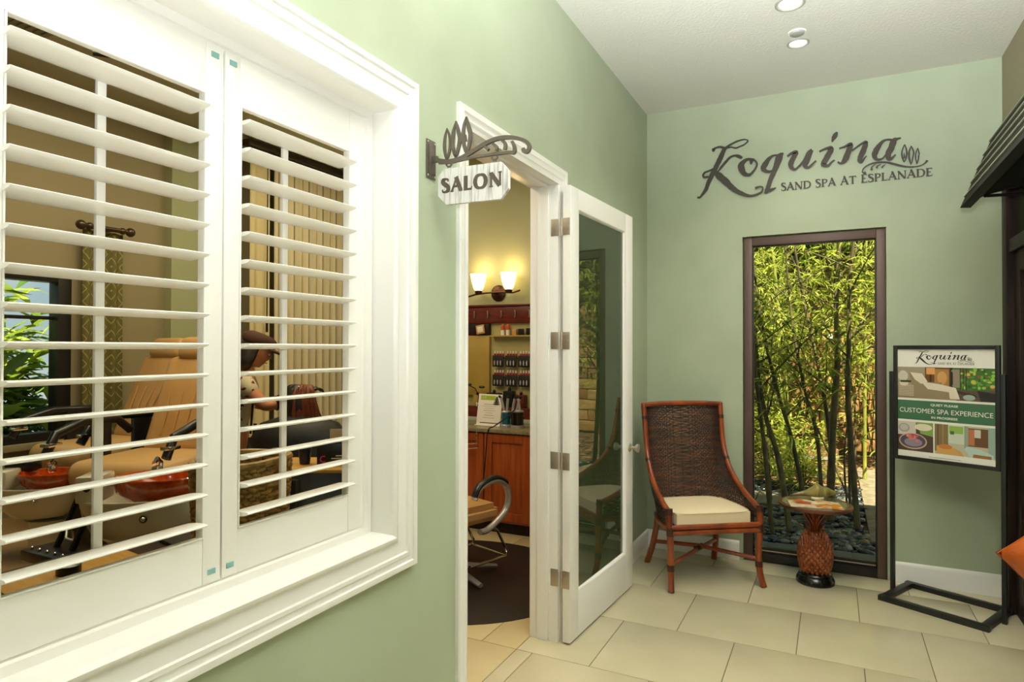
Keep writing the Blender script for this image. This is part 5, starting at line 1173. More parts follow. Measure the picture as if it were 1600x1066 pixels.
basin((-2.50, 1.96, .661), R(35), .70, 'white foot basin with orange liner bowl on the left, beside the dark headrest pad', True)
basin((-1.60, 1.95, .661), R(38), .88, 'larger white foot basin with orange liner bowl, right of the first one')
for (x, y, z0, lab) in ((-2.48, 1.99, .45, 'low plinth under the left foot basin'), (-1.60, 1.97, .45, 'low plinth under the right foot basin')):
    t = thing('basin_plinth', lab, 'plinth', (x, y, z0)); z1 = .652
    B().lathe([(.13, 0), (.13, .02), (.10, .05 if z1 - z0 > .1 else .03), (.10, z1 - z0 - .01), (.12, z1 - z0 + .004)], 20).build('column', M['porcelain'], t)
# black footrest bracket between basins
ft = thing('foot_support', 'black metal foot support bracket between the two basins', 'foot support', (-1.78, 1.68, .62))
B().bbox(-.16, .16, -.10, .10, .0, .05, .01).build('plate', M['blackpl'], ft); B().tube([(0, 0, -.17), (0, 0, 0)], .03, 12).build('post', M['blackpl'], ft)
for k in (-.06, .06): B().tube([(k, 0, .05), (k + .02, .03, .14), (k + .05, .08, .30)], .014, 8).build('strut', M['blackpl'], ft)
for k in range(5): b = B(); b.sphere((-.12 + k * .06, -.07, .055), .008, 5); b.build('bolt', M['chrome'], ft)

# ------------------------------------------------------------------ reception desk just behind the shutters
dk = thing('reception_desk', 'dark desk directly behind the shuttered window', 'desk', (-.62, 1.25, 0))
B().bbox(-1.12, -.24, .35, 2.02, .80, .84, .006).build('worktop', M['desk'], dk, world=True)
for yy in (.42, 1.92): B().bbox(-.96, -.28, yy - .03, yy + .03, 0, .80, .006).build('panel', M['desk'], dk, world=True)
yb_ = thing('wooden_tray', 'yellow wooden board with black clip lying on the dark desk', 'tray', (-.90, 1.22, .8405), R(-8))
B().bbox(-.11, .11, -.20, .20, .0, .018, .004).build('board', M['yboard'], yb_)
b = B(); b.lathe([(0, .018), (.035, .018), (.035, .045), (.020, .052), (0, .052)], 20, c=(.05, -.02, 0)); b.build('knob', M['blackpl'], yb_)
tb_ = thing('black_tablet', 'black flat tablet lying on the desk beside the wooden board', 'tablet', (-.93, 1.66, .841), R(-12))
B().bbox(-.13, .13, -.09, .09, 0, .012, .004).build('body', M['blackpl'], tb_)
wbk = thing('wicker_basket', 'coarse woven wicker basket on the desk behind the right shutter', 'basket', (-.575, 1.625, .841), R(12))
b = B(); nst = 46; rowsn = 20
def bask(q, z): 
    c = math.cos(q); s = math.sin(q); k = 1 + .12 * z / .33
    return Vector((.115 * k * math.copysign(abs(c) ** .6, c), .142 * k * math.copysign(abs(s) ** .6, s), z))
for r_ in range(rowsn):
    z = .012 + r_ * .0160; pl = []; m = nst * 2
    for k in range(m):
        q = 2 * PI * k / m; p = bask(q, z + .004 * math.sin(q * 23 + r_)); nn = Vector((p.x, p.y, 0)).normalized()
        pl.append(p + nn * (.008 * (1 if ((k // 2 + r_) % 2) else -1)))
    b.tube(pl, .0085, 6, closed=True)
b.build('weave', M['wicker'], wbk, angle=180)
b = B()
for k in range(nst): q = 2 * PI * (k + .5) / nst; b.tube([bask(q, 0), bask(q, .33)], .006, 5)
b.build('stakes', M['wicker'], wbk, kind='stuff')
b = B(); b.tube([bask(2 * PI * k / 60, .335) for k in range(60)], .014, 8, closed=True); b.build('rim', M['wicker'], wbk)
b = B(); b.bbox(-.10, .10, -.13, .13, 0, .01, .002); b.build('bottom', M['wicker'], wbk)

# ------------------------------------------------------------------ trolley with tint box and cups
tr = thing('salon_trolley', 'salon trolley with pale tray top beside the client', 'trolley', (-.93, 2.33, 0), R(28))
B().bbox(-.24, .24, -.17, .17, 1.005, 1.022, .008).build('tray', M['yboard'], tr)
for sx in (-.21, .21):
    for sy in (-.14, .14): B().tube([(sx, sy, .05), (sx, sy, 1.005)], .010, 8).build('leg', M['blackpl'], tr)
for zz in (.35, .68): B().bbox(-.22, .22, -.15, .15, zz, zz + .05, .008).build('shelf', M['blackpl'], tr)
for sx in (-.21, .21):
    for sy in (-.14, .14): b = B(); b.sphere((sx, sy, .025), .025, 6); b.build('caster', M['blackpl'], tr)
tbx = thing('tint_box', 'black carton with pink print and an open kraft paper top on the trolley', 'box', (-.80, 2.36, 1.022), R(40))
B().bbox(-.085, .085, -.045, .045, 0, .105, .002).build('carton', M['blackpl'], tbx)
fl1 = Matrix.Translation((.0, .0, .105)) @ Matrix.Rotation(R(-24), 4, 'X')
B().bbox(-.05, .05, -.05, .04, 0, .004, .001, fl1).build('paper_flap', M['cardboard'], tbx); B().bbox(-.03, .05, .03, .034, .105, .165, .001).build('paper_flap', M['cardboard'], tbx)
pk = mat('pink_print', 'd92a86', .5)
b = B(); b.ribbon([(-.055 + .014 * math.cos(a), .034 + .014 * math.sin(a), .005) for a in [PI * .3 + k * 1.4 * PI / 8 for k in range(9)]], ((0, -.0455, 0), (1, 0, 0), (0, 0, 1), (0, -1, 0)), 0, .0004); b.build('printed_mark', pk, tbx, smooth=False)
b = B()
for k, (x0, x1) in enumerate(((.0, .07), (-.02, .07))): b.box(x0, x1, -.0460, -.0455, .045 - k * .012, .050 - k * .012)
b.build('printed_line', M['paper'], tbx, smooth=False)
for (x, y, r_, lab, mt) in ((-1.04, 2.24, .040, 'small brown paper cup on the trolley', 'cardboard'), (-.94, 2.30, .032, 'dark blue mixing bowl beside the tint box', 'glove')):
    t = thing('mixing_cup', lab, 'cup', (x, y, 1.022)); B().lathe([(0, 0), (r_ * .75, 0), (r_, .075), (r_ * .93, .075), (r_ * .7, .008), (0, .008)], 18).build('cup', M[mt] if mt != 'glove' else mat('navy_plastic', '1e2440', .3), t)

# ------------------------------------------------------------------ people
def skinbody(name, joints, edges, mt, parent, sub=2, root=0):
    me = bpy.data.meshes.new(name); me.from_pydata([j[0] for j in joints], edges, []); me.materials.append(mt)
    o = bpy.data.objects.new(name, me); COL.objects.link(o); o.parent = parent
    sk = o.modifiers.new('skin', 'SKIN'); sk.use_smooth_shade = True
    for i, j in enumerate(joints):
        r_ = j[1]; me.skin_vertices[0].data[i].radius = (r_, r_) if not isinstance(r_, tuple) else r_
        me.skin_vertices[0].data[i].use_root = (i == root)
    s = o.modifiers.new('sub', 'SUBSURF'); s.levels = sub; s.render_levels = sub
    return o
def ensure_skin(o):
    pass
def head(parent, c, yaw_, pitch_, mt, name='head', s=1.0):
    """face looks along local +X; c = centre of the skull"""
    bm = bmesh.new(); bmesh.ops.create_icosphere(bm, subdivisions=4, radius=1)
    for v in bm.verts:
        x, y, z = v.co
        X = x * .098; Y = y * .074; Z = z * .112
        if z < -.1:   # jaw narrows and comes forward
            t = min(1, (-z - .1) / .9); Y *= 1 - .30 * t; X = X * (1 - .22 * t) + .018 * t
        if x > .3:    # face plane
            f = (x - .3) / .7; X -= .010 * f
            nose = math.exp(-(y / .13) ** 2 - ((z + .10) / .20) ** 2); X += .030 * nose * f
            eye = math.exp(-((abs(y) - .36) / .16) ** 2 - ((z - .06) / .12) ** 2); X -= .009 * eye
            brow = math.exp(-((z - .26) / .10) ** 2); X += .005 * brow
            lip = math.exp(-(y / .25) ** 2 - ((z + .48) / .06) ** 2) + math.exp(-(y / .22) ** 2 - ((z + .60) / .06) ** 2); X += .007 * lip
            chin = math.exp(-(y / .25) ** 2 - ((z + .86) / .14) ** 2); X += .010 * chin
        v.co = Vector((X, Y, Z)) * s
    m = Matrix.Translation(c) @ Matrix.Rotation(yaw_, 4, 'Z') @ Matrix.Rotation(pitch_, 4, 'Y')
    b = B(); b.add([m @ v.co for v in bm.verts], [[v.index for v in f.verts] for f in bm.faces]); bm.free()
    for sy in (-1, 1):
        b.lathe([(0, -.004), (.010, -.006), (.017, -.002), (.019, .004), (.015, .008), (.008, .004), (0, .003)], 14, mtx=m @ Matrix.Translation((-.005, sy * .074 * s, -.002)) @ Matrix.Rotation(R(-90 * sy), 4, 'X') @ Matrix.Diagonal((1, 1.6, 1, 1)))
    o = b.build(name, mt, parent, world=True, angle=180)
    e = B()
    for sy in (-1, 1): e.sphere(m @ Vector((.083 * s, sy * .028 * s, .006 * s)), .0085, 6)
    e.build('eyes', M['paper'], parent, world=True); e = B()
    for sy in (-1, 1):
        e.sphere(m @ Vector((.0905 * s, sy * .028 * s, .006 * s)), .004, 6)
        e.tube([m @ Vector((.090, sy * .012, .026)), m @ Vector((.091, sy * .028, .031)), m @ Vector((.083, sy * .044, .026))], .0022, 6)
    e.build('brows', M['hair'], parent, world=True)
    l = B(); l.tube([m @ Vector((.086, -.018, -.058)), m @ Vector((.0935, 0, -.056)), m @ Vector((.086, .018, -.058))], .0035, 6); l.build('lips', mat('lips', '9c4a40', .4), parent, world=True)
    return m
def chainhand(parent, wrist, dirv, upv, mt, name='hand', curl=.5, s=1.0, mirror=1):
    """palm with four unequal curled fingers and a thumb leaving the side"""
    d = Vector(dirv).normalized(); n = Vector(upv).normalized(); n = (n - d * n.dot(d)).normalized(); sd = d.cross(n) * mirror
    W0 = Vector(wrist); b = B()
    def P(a, c, e): return W0 + (d * a + sd * c + n * e) * s
    bm_pts = [(0, .026, .017), (.03, .034, .016), (.07, .040, .014), (.088, .038, .011)]
    b.tube([P(a, 0, 0) for a, _, _ in bm_pts], [w * s for _, w, _ in bm_pts], 12, flat=(.40, 1) )
    for k, (c, L) in enumerate(((-.028, .070), (-.009, .078), (.010, .073), (.028, .058))):
        pts_ = [P(.078, c, 0)]; a = 0; pos = Vector((.078, c, 0))
        for j, f in enumerate((.42, .32, .26)):
            a += curl * (.55 + .25 * j); pos = pos + Vector((math.cos(a), 0, -math.sin(a))) * L * f; pts_.append(P(pos.x, pos.y, pos.z))
        b.tube(pts_, [.0092 * s, .0085 * s, .0078 * s, .0055 * s], 8); b.sphere(pts_[-1], .0055 * s, 4)
    pts_ = [P(.015, -.022, 0), P(.042, -.046, -.012), P(.066, -.056, -.026), P(.088, -.054, -.040)]
    b.tube(pts_, [.012 * s, .0105 * s, .0095 * s, .006 * s], 8)
    b.build(name, mt, parent, world=True, angle=180)

# stylist: stands at the left of the client, facing right (towards +y / +x)
def pxv(x, y, z): return (x, y, z)
st = thing('person', 'hair stylist in brown cap, cream floral blouse and black gloves, bending over the client', 'person', (-2.38, 3.135, 0))
F_ = Vector((.62, .78, 0)).normalized(); S_ = Vector((F_.y, -F_.x, 0))   # forward, her right side (towards the camera)
base = Vector((-2.44, 3.135, 0))
def L3(f, s, z): return base + F_ * f + S_ * s + Vector((0, 0, z))
rel = lambda p: p - root_loc(st)
# one continuous body: legs, trunk, neck, arms
jt = [(L3(-.02, 0, .92), (.155, .12)), (L3(-.02, 0, 1.05), (.125, .10)), (L3(.02, 0, 1.20), (.14, .11)), (L3(.06, 0, 1.33), (.13, .095)), (L3(.085, 0, 1.40), (.055, .055)), (L3(.115, 0, 1.46), (.048, .048)),
      (L3(.06, .165, 1.335), .055), (L3(.20, .215, 1.17), .045), (L3(.40, .14, 1.24), .034), (L3(.47, .11, 1.265), .026),
      (L3(.06, -.165, 1.335), .055), (L3(.17, -.21, 1.15), .045), (L3(.37, -.10, 1.18), .034), (L3(.43, -.07, 1.19), .026),
      (L3(-.02, .09, .84), .095), (L3(.01, .095, .48), .062), (L3(-.02, .10, .08), .042), (L3(.10, .11, .04), .035),
      (L3(-.02, -.09, .84), .095), (L3(-.05, -.10, .48), .062), (L3(-.10, -.11, .08), .042), (L3(.02, -.12, .04), .035)]
ed = [(0, 1), (1, 2), (2, 3), (3, 4), (4, 5), (3, 6), (6, 7), (7, 8), (8, 9), (3, 10), (10, 11), (11, 12), (12, 13), (0, 14), (14, 15), (15, 16), (16, 17), (0, 18), (18, 19), (19, 20), (20, 21)]
skinbody('body', [(rel(a), r_) for a, r_ in jt], ed, M['skin'], st)
# blouse and trousers follow the body
jb = [(L3(-.02, 0, .96), (.165, .13)), (L3(-.02, 0, 1.06), (.135, .11)), (L3(.02, 0, 1.20), (.155, .122)), (L3(.06, 0, 1.33), (.142, .105)), (L3(.075, 0, 1.385), (.075, .065)),
      (L3(.06, .165, 1.335), .070), (L3(.135, .20, 1.24), .068), (L3(.06, -.165, 1.335), .070), (L3(.12, -.19, 1.23), .068)]
skinbody('blouse', [(rel(a), r_) for a, r_ in jb], [(0, 1), (1, 2), (2, 3), (3, 4), (3, 5), (5, 6), (3, 7), (7, 8)], M['blouse'], st)
jl = [(L3(-.02, 0, .95), (.160, .125)), (L3(-.02, .09, .84), .105), (L3(.01, .095, .48), .075), (L3(-.02, .10, .10), .060), (L3(-.02, -.09, .84), .105), (L3(-.05, -.10, .48), .075), (L3(-.10, -.11, .10), .060)]
skinbody('trousers', [(rel(a), r_) for a, r_ in jl], [(0, 1), (1, 2), (2, 3), (0, 4), (4, 5), (5, 6)], M['cape'], st)
b = B(); b.tube([L3(.11, .10, .98), L3(.125, .09, 1.20), L3(.11, .06, 1.36)], .008, 6); b.tube([L3(.125, .12, .90), L3(.14, .10, 1.05)], .012, 6); b.build('apron_strap', M['blackpl'], st, world=True)
hy = math.atan2(F_.y, F_.x); hc = L3(.155, 0, 1.555)
hm = head(st, hc, hy, R(22), M['skin'])
# hair: bun of dark hair at the back below the cap
b = B(); bm = bmesh.new(); bmesh.ops.create_icosphere(bm, subdivisions=3, radius=1)
vs = []
for v in bm.verts:
    x, y, z = v.co; x2 = min(x, .12); k = 1.0 + (.25 if z < -.2 else 0); vs.append(hm @ Vector((x2 * .112 - .010, y * .086 * (k if x < 0 else 1), z * .118 + (.004 if z > 0 else -.055 * (1 - max(0, x2) * 3)))))
b.add(vs, [[v.index for v in f.verts] for f in bm.faces]); bm.free(); b.build('hair', M['hair'], st, world=True, angle=180)
b = B(); b.lathe([(.100, .040), (.112, .055), (.118, .085), (.105, .110), (.070, .128), (0, .133)], 28, mtx=hm @ Matrix.Translation((-.012, 0, -.002)), squash=(1.05, .92)); b.build('cap_crown', M['cap'], st, world=True, angle=80)
b = B(); pl = []; vs = []
for i in range(13):
    a = -1.15 + 2.3 * i / 12
    for (rr, dz) in ((.098, .046), (.170, .030)):
        vs += [hm @ Vector((rr * math.cos(a) + (.012 if rr > .1 else -.005), rr * .82 * math.sin(a), dz + .01)), hm @ Vector((rr * math.cos(a) + (.012 if rr > .1 else -.005), rr * .82 * math.sin(a), dz))]
b.add(vs, [(i * 4 + j, i * 4 + k, (i + 1) * 4 + k, (i + 1) * 4 + j) for i in range(12) for j, k in ((0, 2), (2, 3), (3, 1), (1, 0))] + [(0, 2, 3, 1), (48, 49, 51, 50)]); b.build('cap_peak', M['cap'], st, world=True)
for (w_, e_, mi, cu) in ((L3(.47, .11, 1.265), L3(.26, .19, 1.19), 1, .45), (L3(.43, -.07, 1.19), L3(.24, -.17, 1.16), -1, .5)):
    d = (w_ - e_).normalized(); chainhand(st, w_, d + Vector((0, 0, -.1)), (0, 0, 1), M['glove'], 'gloved_hand', cu, 1.0, mi)
    b = B(); b.tube([e_, e_.lerp(w_, .5), w_], [.052, .046, .032], 12); b.build('glove_cuff', M['glove'], st, world=True, angle=180)
for s_2 in (.11, -.12):
    b = B(); b.bbox(-.09, .13, -.045, .045, 0, .075, .03, Matrix.Translation(L3(.03 if s_2 > 0 else -.05, s_2, 0)) @ Matrix.Rotation(hy, 4, 'Z')); b.build('shoe', M['blackpl'], st, world=True)

# client seated, seen from behind, cape over the chair
cl = thing('person', 'seated client in a black cape with auburn hair in foils, seen from behind', 'person', (-1.75, 3.10, 0))
cf = Vector((-.30, .95, 0)).normalized(); cs = Vector((cf.y, -cf.x, 0)); cb = Vector((-1.725, 3.03, .015))
def K3(f, s, z): return cb + cf * f + cs * s + Vector((0, 0, z))
jc = [(K3(.02, 0, .58), (.17, .14)), (K3(.0, 0, .78), (.145, .11)), (K3(.0, 0, .95), (.16, .11)), (K3(.02, 0, 1.03), (.06, .06)), (K3(.04, 0, 1.10), (.05, .05)),
      (K3(.0, .17, .97), .055), (K3(.05, .23, .76), .045), (K3(.27, .17, .70), .034), (K3(.34, .15, .70), .026), (K3(.0, -.17, .97), .055), (K3(.05, -.23, .76), .045), (K3(.27, -.17, .70), .034), (K3(.34, -.15, .70), .026),
      (K3(.06, .10, .57), .09), (K3(.46, .12, .58), .065), (K3(.48, .12, .20), .045), (K3(.58, .12, .17), .035), (K3(.06, -.10, .57), .09), (K3(.46, -.12, .58), .065), (K3(.48, -.12, .20), .045), (K3(.58, -.12, .17), .035)]
ec = [(0, 1), (1, 2), (2, 3), (3, 4), (2, 5), (5, 6), (6, 7), (7, 8), (2, 9), (9, 10), (10, 11), (11, 12), (0, 13), (13, 14), (14, 15), (15, 16), (0, 17), (17, 18), (18, 19), (19, 20)]
rc_ = lambda p: p - root_loc(cl)
skinbody('body', [(rc_(a), r_) for a, r_ in jc], ec, M['skin'], cl)
for mi in (1, -1): chainhand(cl, K3(.34, .15 * mi, .70), cf, (0, 0, 1), M['skin'], 'hand', .4, .95, mi)
hm2 = head(cl, K3(.06, 0, 1.205), math.atan2(cf.y, cf.x), R(6), M['skin'], s=.97)
b = B(); n = 40; prof = [(1.135, .060, .060), (1.12, .14, .11), (1.08, .26, .16), (.98, .33, .20), (.80, .33, .26), (.62, .38, .38), (.45, .40, .44), (.38, .41, .46)]; vs = []
for i, (z, a, c) in enumerate(prof):
    for k in range(n):
        q = 2 * PI * k / n; w_ = 1 + (.05 * math.sin(q * 9 + i) * (i / 7))
        vs.append(K3(.04 + c * math.sin(q) * w_ + (.06 if i > 3 else 0), a * math.cos(q) * w_, z))
b.add(vs, [(i * n + k, i * n + (k + 1) % n, (i + 1) * n + (k + 1) % n, (i + 1) * n + k) for i in range(7) for k in range(n)] + [tuple(range(n))]); b.build('cape', M['cape'], cl, world=True, angle=180)
b = B(); bm = bmesh.new(); bmesh.ops.create_icosphere(bm, subdivisions=3, radius=1); b.add([hm2 @ Vector((min(v.co.x, .25) * .106 - .008, v.co.y * .084, v.co.z * .118 + .008)) for v in bm.verts], [[v.index for v in f.verts] for f in bm.faces]); bm.free(); b.build('hair', M['hair'], cl, world=True, angle=180)
# hair cap with strands: dark crown at the left, auburn lengths at the right
for nm, mt, s0, s1, zz in (('hair_section', 'hair', -.30, .02, 0), ('hair_section', 'redhair', -.02, .30, -.015)):
    b = B(); rh = random.Random(4 if s0 < -.1 else 5)
    for k in range(230):
        u = rh.uniform(s0, s1) / .30; th = rh.uniform(.15, 1.0)
        top = hm2 @ Vector((rh.uniform(-.05, .04), -u * .05, .116)); mid = hm2 @ Vector((-.085 + rh.uniform(-.02, .01) * 1 + abs(u) * .045, -u * .090, .045 + zz)); low = hm2 @ Vector((-.085 + abs(u) * .07 + rh.uniform(-.01, .02), -u * (.10 + rh.uniform(0, .03)), -.055 - rh.uniform(0, .08)))
        k_ = rh.uniform(.9, 1.12) + (.10 if mt == 'redhair' else 0); mid = hm2 @ Vector((-.088 * k_ + abs(u) * .045, -u * .092 * k_, .055 + rh.uniform(-.02, .03))); b.tube(smoothpts([tuple(p) for p in (top, mid, low, low + Vector((rh.uniform(-.03, .03), rh.uniform(-.03, .03), -.03)))], 3), [.006, .007, .008, .009, .009, .009, .008, .006, .004, .002], 5)
    b.build(nm, M[mt], cl, world=True, kind=None, angle=180)
for k in range(3):
    b = B(); c_ = hm2 @ Vector((-.094, -.012 - .006 * k, .085 - k * .048)); b.bbox(-.010, .010, -.003, .003, -.024, .024, .002, Matrix.Translation(c_) @ Matrix.Rotation(R(20 - 9 * k), 4, 'Y')); b.build('hair_foil', M['foil'], cl, world=True)
sc_ch = thing('client_chair', 'black salon chair under the draped client', 'chair', (-1.73, 3.08, 0))
B().bbox(-.26, .26, -.24, .26, .38, .48, .03).build('seat', M['blackpl'], sc_ch); B().bbox(-.23, .23, -.285, -.235, .50, .80, .02).build('backrest', M['blackpl'], sc_ch)
B().lathe([(0, 0), (.28, 0), (.28, .02), (.06, .05), (.035, .06), (.035, .38), (0, .38)], 28).build('base', M['steel'], sc_ch)

# shelf of bottles right of the curtain
rs = thing('retail_shelf', 'narrow wall shelf unit of hair products right of the striped curtain', 'shelf', (-2.95, 5.2, 0))
for zz in (.95, 1.15, 1.35, 1.55): B().bbox(-3.12, -2.55, 5.12, 5.345, zz, zz + .012, .002).build('shelf', M['blackgloss'], rs, world=True)
B().bbox(-3.12, -3.10, 5.12, 5.345, .9, 1.75, .002).build('upright', M['blackgloss'], rs, world=True)
bt = None
for zi, zz in enumerate((.962, 1.162, 1.362, 1.562)):
    for k in range(5):
        if bt is None:
            bt = thing('product_bottle', 'small hair product bottle, first from the left on the lowest shelf right of the curtain', 'bottle', (-3.0, 5.2, .9635), group='bottles on the retail shelf')
            B().lathe([(0, 0), (.024, 0), (.025, .09), (.012, .11), (.012, .125), (0, .125)], 12).build('bottle', M['cardboard'], bt); B().lathe([(.013, .12), (.013, .15), (0, .15)], 10).build('cap', M['blackpl'], bt)
        else: dup(bt, (-3.0 + k * .085, 5.2, zz + .0015), label='hair product bottle, %s from the left on the %s shelf by the curtain' % (ORD[k], ('lowest', 'second lowest', 'second highest', 'highest')[zi]))
# ------------------------------------------------------------------ salon seen through the doorway
YW = 5.35
# sconce
sc1 = thing('wall_sconce', 'two-light bronze wall sconce with glowing frosted shades above the mirror rail', 'wall lamp', (-1.50, YW, 2.10))
b = B(); b.lathe([(0, 0), (.075, 0), (.078, .008), (.060, .022), (.020, .034), (0, .036)], 28, mtx=Matrix.Translation((0, -.001, 0)) @ Matrix.Rotation(R(90), 4, 'X')); b.build('back_plate', M['sconcemetal'], sc1)
b = B(); b.tube([(-.28, -.095, -.03), (-.20, -.10, -.012), (-.08, -.10, .0), (.08, -.10, .0), (.20, -.10, -.008), (.27, -.095, .012)], .0085, 8); b.tube([(0, -.02, 0), (0, -.10, 0)], .012, 10); b.build('arm', M['sconcemetal'], sc1)
for s in (-.165, .155):
    B().lathe([(0, -.01), (.030, -.008), (.036, .018), (.030, .024), (0, .024)], 18, c=(s, -.10, 0)).build('holder', M['sconcemetal'], sc1)
    B().lathe([(.030, .022), (.045, .040), (.066, .110), (.078, .180), (.074, .180), (.060, .110), (.040, .046), (.0, .030)], 28, c=(s, -.10, 0)).build('lamp_shade', M['sconceglass'], sc1)
    lamp('sconce_glow', 'POINT', (-1.50 + s, YW - .12, 2.33), 1.3, (1, .72, .38), shadow_soft_size=.05)
# mirror-wall rail with hooks
rl = thing('hook_rail', 'cherry wood rail with small silver hooks below the sconce', 'rail', (-1.45, YW, 1.9))
B().bbox(-2.35, -.70, YW - .045, YW, 1.815, 1.972, .008).build('board', M['redtrim'], rl, world=True)
B().bbox(-2.36, -.69, YW - .060, YW, 1.972, 1.992, .006).build('cap_moulding', M['redtrim'], rl, world=True)
for k in range(11): 
    x = -2.18 + k * .145; b = B(); b.tube([(x, YW - .046, 1.93), (x + .012, YW - .060, 1.925), (x + .014, YW - .062, 1.88), (x + .004, YW - .052, 1.865)], .005, 6); b.build('hook', M['steel'], rl, world=True)
# display recess: back panel, mustard cabinet, shelf
B().box(-2.35, -.70, YW - .013, YW - .001, 1.02, 1.815).build('niche_panel', M['rackwall'], None, smooth=False); tag(bpy.data.objects['niche_panel'], 'olive painted panel behind the polish racks', 'panel')
mc = thing('wall_cabinet', 'mustard cabinet front left of the polish racks', 'cabinet', (-1.9, YW - .012, 1.1))
B().bbox(-2.3, -1.575, YW - .05, YW - .012, 1.13, 1.700, .004).build('door', M['mustard'], mc, world=True); B().bbox(-2.3, -1.575, YW - .055, YW - .012, 1.703, 1.812, .004).build('top_box', M['darkwood'], mc, world=True)
fo = thing('small_frame', 'tiny framed card tilted on top of the mustard cabinet', 'picture frame', (-1.655, YW - .06, 1.715), R(0))
mm = Matrix.Rotation(R(-8), 4, 'Y'); B().bbox(-.045, .045, -.014, -.004, 0, .085, .003, mm).build('frame', M['yboard'], fo); B().bbox(-.030, .030, -.016, -.014, .014, .070, .001, mm).build('card', M['paper'], fo)
ds = thing('display_shelf', 'thin shelf holding small product boxes under the hook rail', 'shelf', (-1.3, YW - .05, 1.70))
B().bbox(-1.55, -.80, YW - .09, YW - .012, 1.685, 1.70, .003).build('board', M['mustard'], ds, world=True)
oj = mat('orange_label', 'd9602a', .4)
for x, c, w, h, lab in ((-1.43, 'o', .038, .11, 'left orange-topped spray bottle on the display shelf'), (-1.375, 'o', .038, .11, 'right orange-topped spray bottle on the display shelf'), (-1.305, 'y', .045, .055, 'small yellow box on the display shelf'), (-1.24, 'k', .05, .06, 'black box right of the yellow one on the display shelf'), (-1.165, 'k', .035, .065, 'black jar near the right end of the display shelf'), (-1.10, 'k', .03, .06, 'small dark bottle at the right end of the display shelf')):
    t = thing('product', lab, 'product', (x, YW - .052, 1.70))
    if c == 'o': B().lathe([(0, 0), (.019, 0), (.019, .05), (0, .05)], 12).build('body', M['paper'], t); B().lathe([(.018, .05), (.019, .052), (.017, .095), (.008, .105), (0, .105)], 12).build('top', oj, t)
    else: B().bbox(-w / 2, w / 2, -.016, .016, 0, h, .003).build('carton', M['yboard'] if c == 'y' else M['blackpl'], t)
# polish racks
redp = mat('nail_polish_red', 'a01e2a', .2, coat=.6); 
bot0 = None; rack0 = None
for zi, z in enumerate((1.49, 1.31)):
    for k in range(4):
        x = -1.475 + k * .135
        if rack0 is None:
            rack0 = thing('polish_rack', 'first dark nail polish rack from the left in the upper row', 'rack', (x, YW - .012, z), group='polish racks below the display shelf')
            B().bbox(-.058, .058, -.050, 0, -.004, .002, .001).build('ledge', M['darkwood'], rack0); B().bbox(-.058, .058, -.052, -.049, -.085, .022, .001).build('front', M['weavedark'], rack0)
            for j in range(3): b = B(); b.lathe([(0, 0), (.007, 0), (.009, .03), (.004, .045), (0, .045)], 8, c=(-.032 + j * .032, -.058, -.07)); b.build('nozzle', M['steel'], rack0)
        else: dup(rack0, (x, YW - .012, z), label='%s dark nail polish rack from the left in the %s row' % (ORD[k], ('upper', 'lower')[zi]))
        for j in range(4):
            bx_ = x - .042 + j * .028
            if bot0 is None:
                bot0 = thing('nail_polish', 'red nail polish bottle, first in the first rack of the upper row', 'bottle', (bx_, YW - .040, z + .002), group='nail polish bottles in the racks')
                B().lathe([(0, 0), (.011, 0), (.011, .034), (.006, .038), (0, .038)], 8).build('bottle', redp, bot0); B().lathe([(.006, .038), (.006, .062), (0, .062)], 8).build('cap', M['paper'], bot0)
            else: dup(bot0, (bx_, YW - .040, z + .002), label='red nail polish bottle, %s in the %s rack of the %s row' % (ORD[j], ORD[k], ('upper', 'lower')[zi]))
b = B(); b.bbox(-.965, -.93, YW - .05, YW - .012, 1.05, 1.812, .003); o = b.build('film_strip', M['blackpl'], None); tag(o, 'dark vertical strip at the right of the polish racks', 'trim')
# lower rail of the mirror wall with station items
lr_ = thing('station_ledge', 'cherry wood ledge board behind the counter items', 'ledge', (-1.5, YW - .06, 1.0))
B().bbox(-2.35, -.70, YW - .09, YW, .90, 1.03, .006).build('board', M['redtrim'], lr_, world=True)
for x, w, h, c, lab in ((-1.70, .06, .13, 'mustard', 'small yellow dispenser on the ledge at the left'), (-1.52, .14, .16, 'darkwood', 'dark brush box on the ledge'), (-1.36, .10, .19, 'blackpl', 'black dryer base on the ledge'), (-1.24, .10, .15, 'redtrim', 'dark red product caddy on the ledge'), (-1.09, .08, .20, 'blackpl', 'tall black clipper stand on the ledge'), (-1.0, .07, .12, 'redtrim', 'low dark red box at the right of the ledge')):
    t = thing('station_item', lab, 'salon tool', (x, YW - .05, 1.03)); b = B(); b.bbox(-w / 2, w / 2, -.035, .035, 0, h * .8, .008); b.build('body', M[c], t)
    B().lathe([(.012, h * .78), (.016, h * .9), (.008, h), (0, h)], 10).build('knob', M['blackpl'], t)
dl = thing('desk_orchid', 'thin black flower stem bending over the ledge at the left', 'plant', (-1.66, YW - .1, 1.03))
B().tube([(0, -.02, 0), (.01, -.02, .10), (-.02, -.03, .17), (-.10, -.03, .20), (-.16, -.03, .19)], .005, 6).build('stem', M['blackpl'], dl)
for q in ((.05, .185), (-.09, .205), (-.15, .19)): b = B(); b.sphere((q[0], -.03, q[1]), .02, 6, (1.6, 1, .6)); b.build('bud', M['blackpl'], dl)
B().lathe([(0, 0), (.022, 0), (.026, .035), (0, .035)], 12).build('pot', M['paper'], dl)
ot = thing('wall_outlet', 'white wall outlet right of the canister', 'outlet', (-1.06, YW - .092, 1.00))
B().bbox(-.035, .035, -.006, 0, -.045, .045, .004).build('plate', M['paper'], ot)
for zz in (-.02, .02): B().bbox(-.012, .012, -.008, -.005, zz - .009, zz + .009, .002).build('socket', M['greyplastic'], ot)

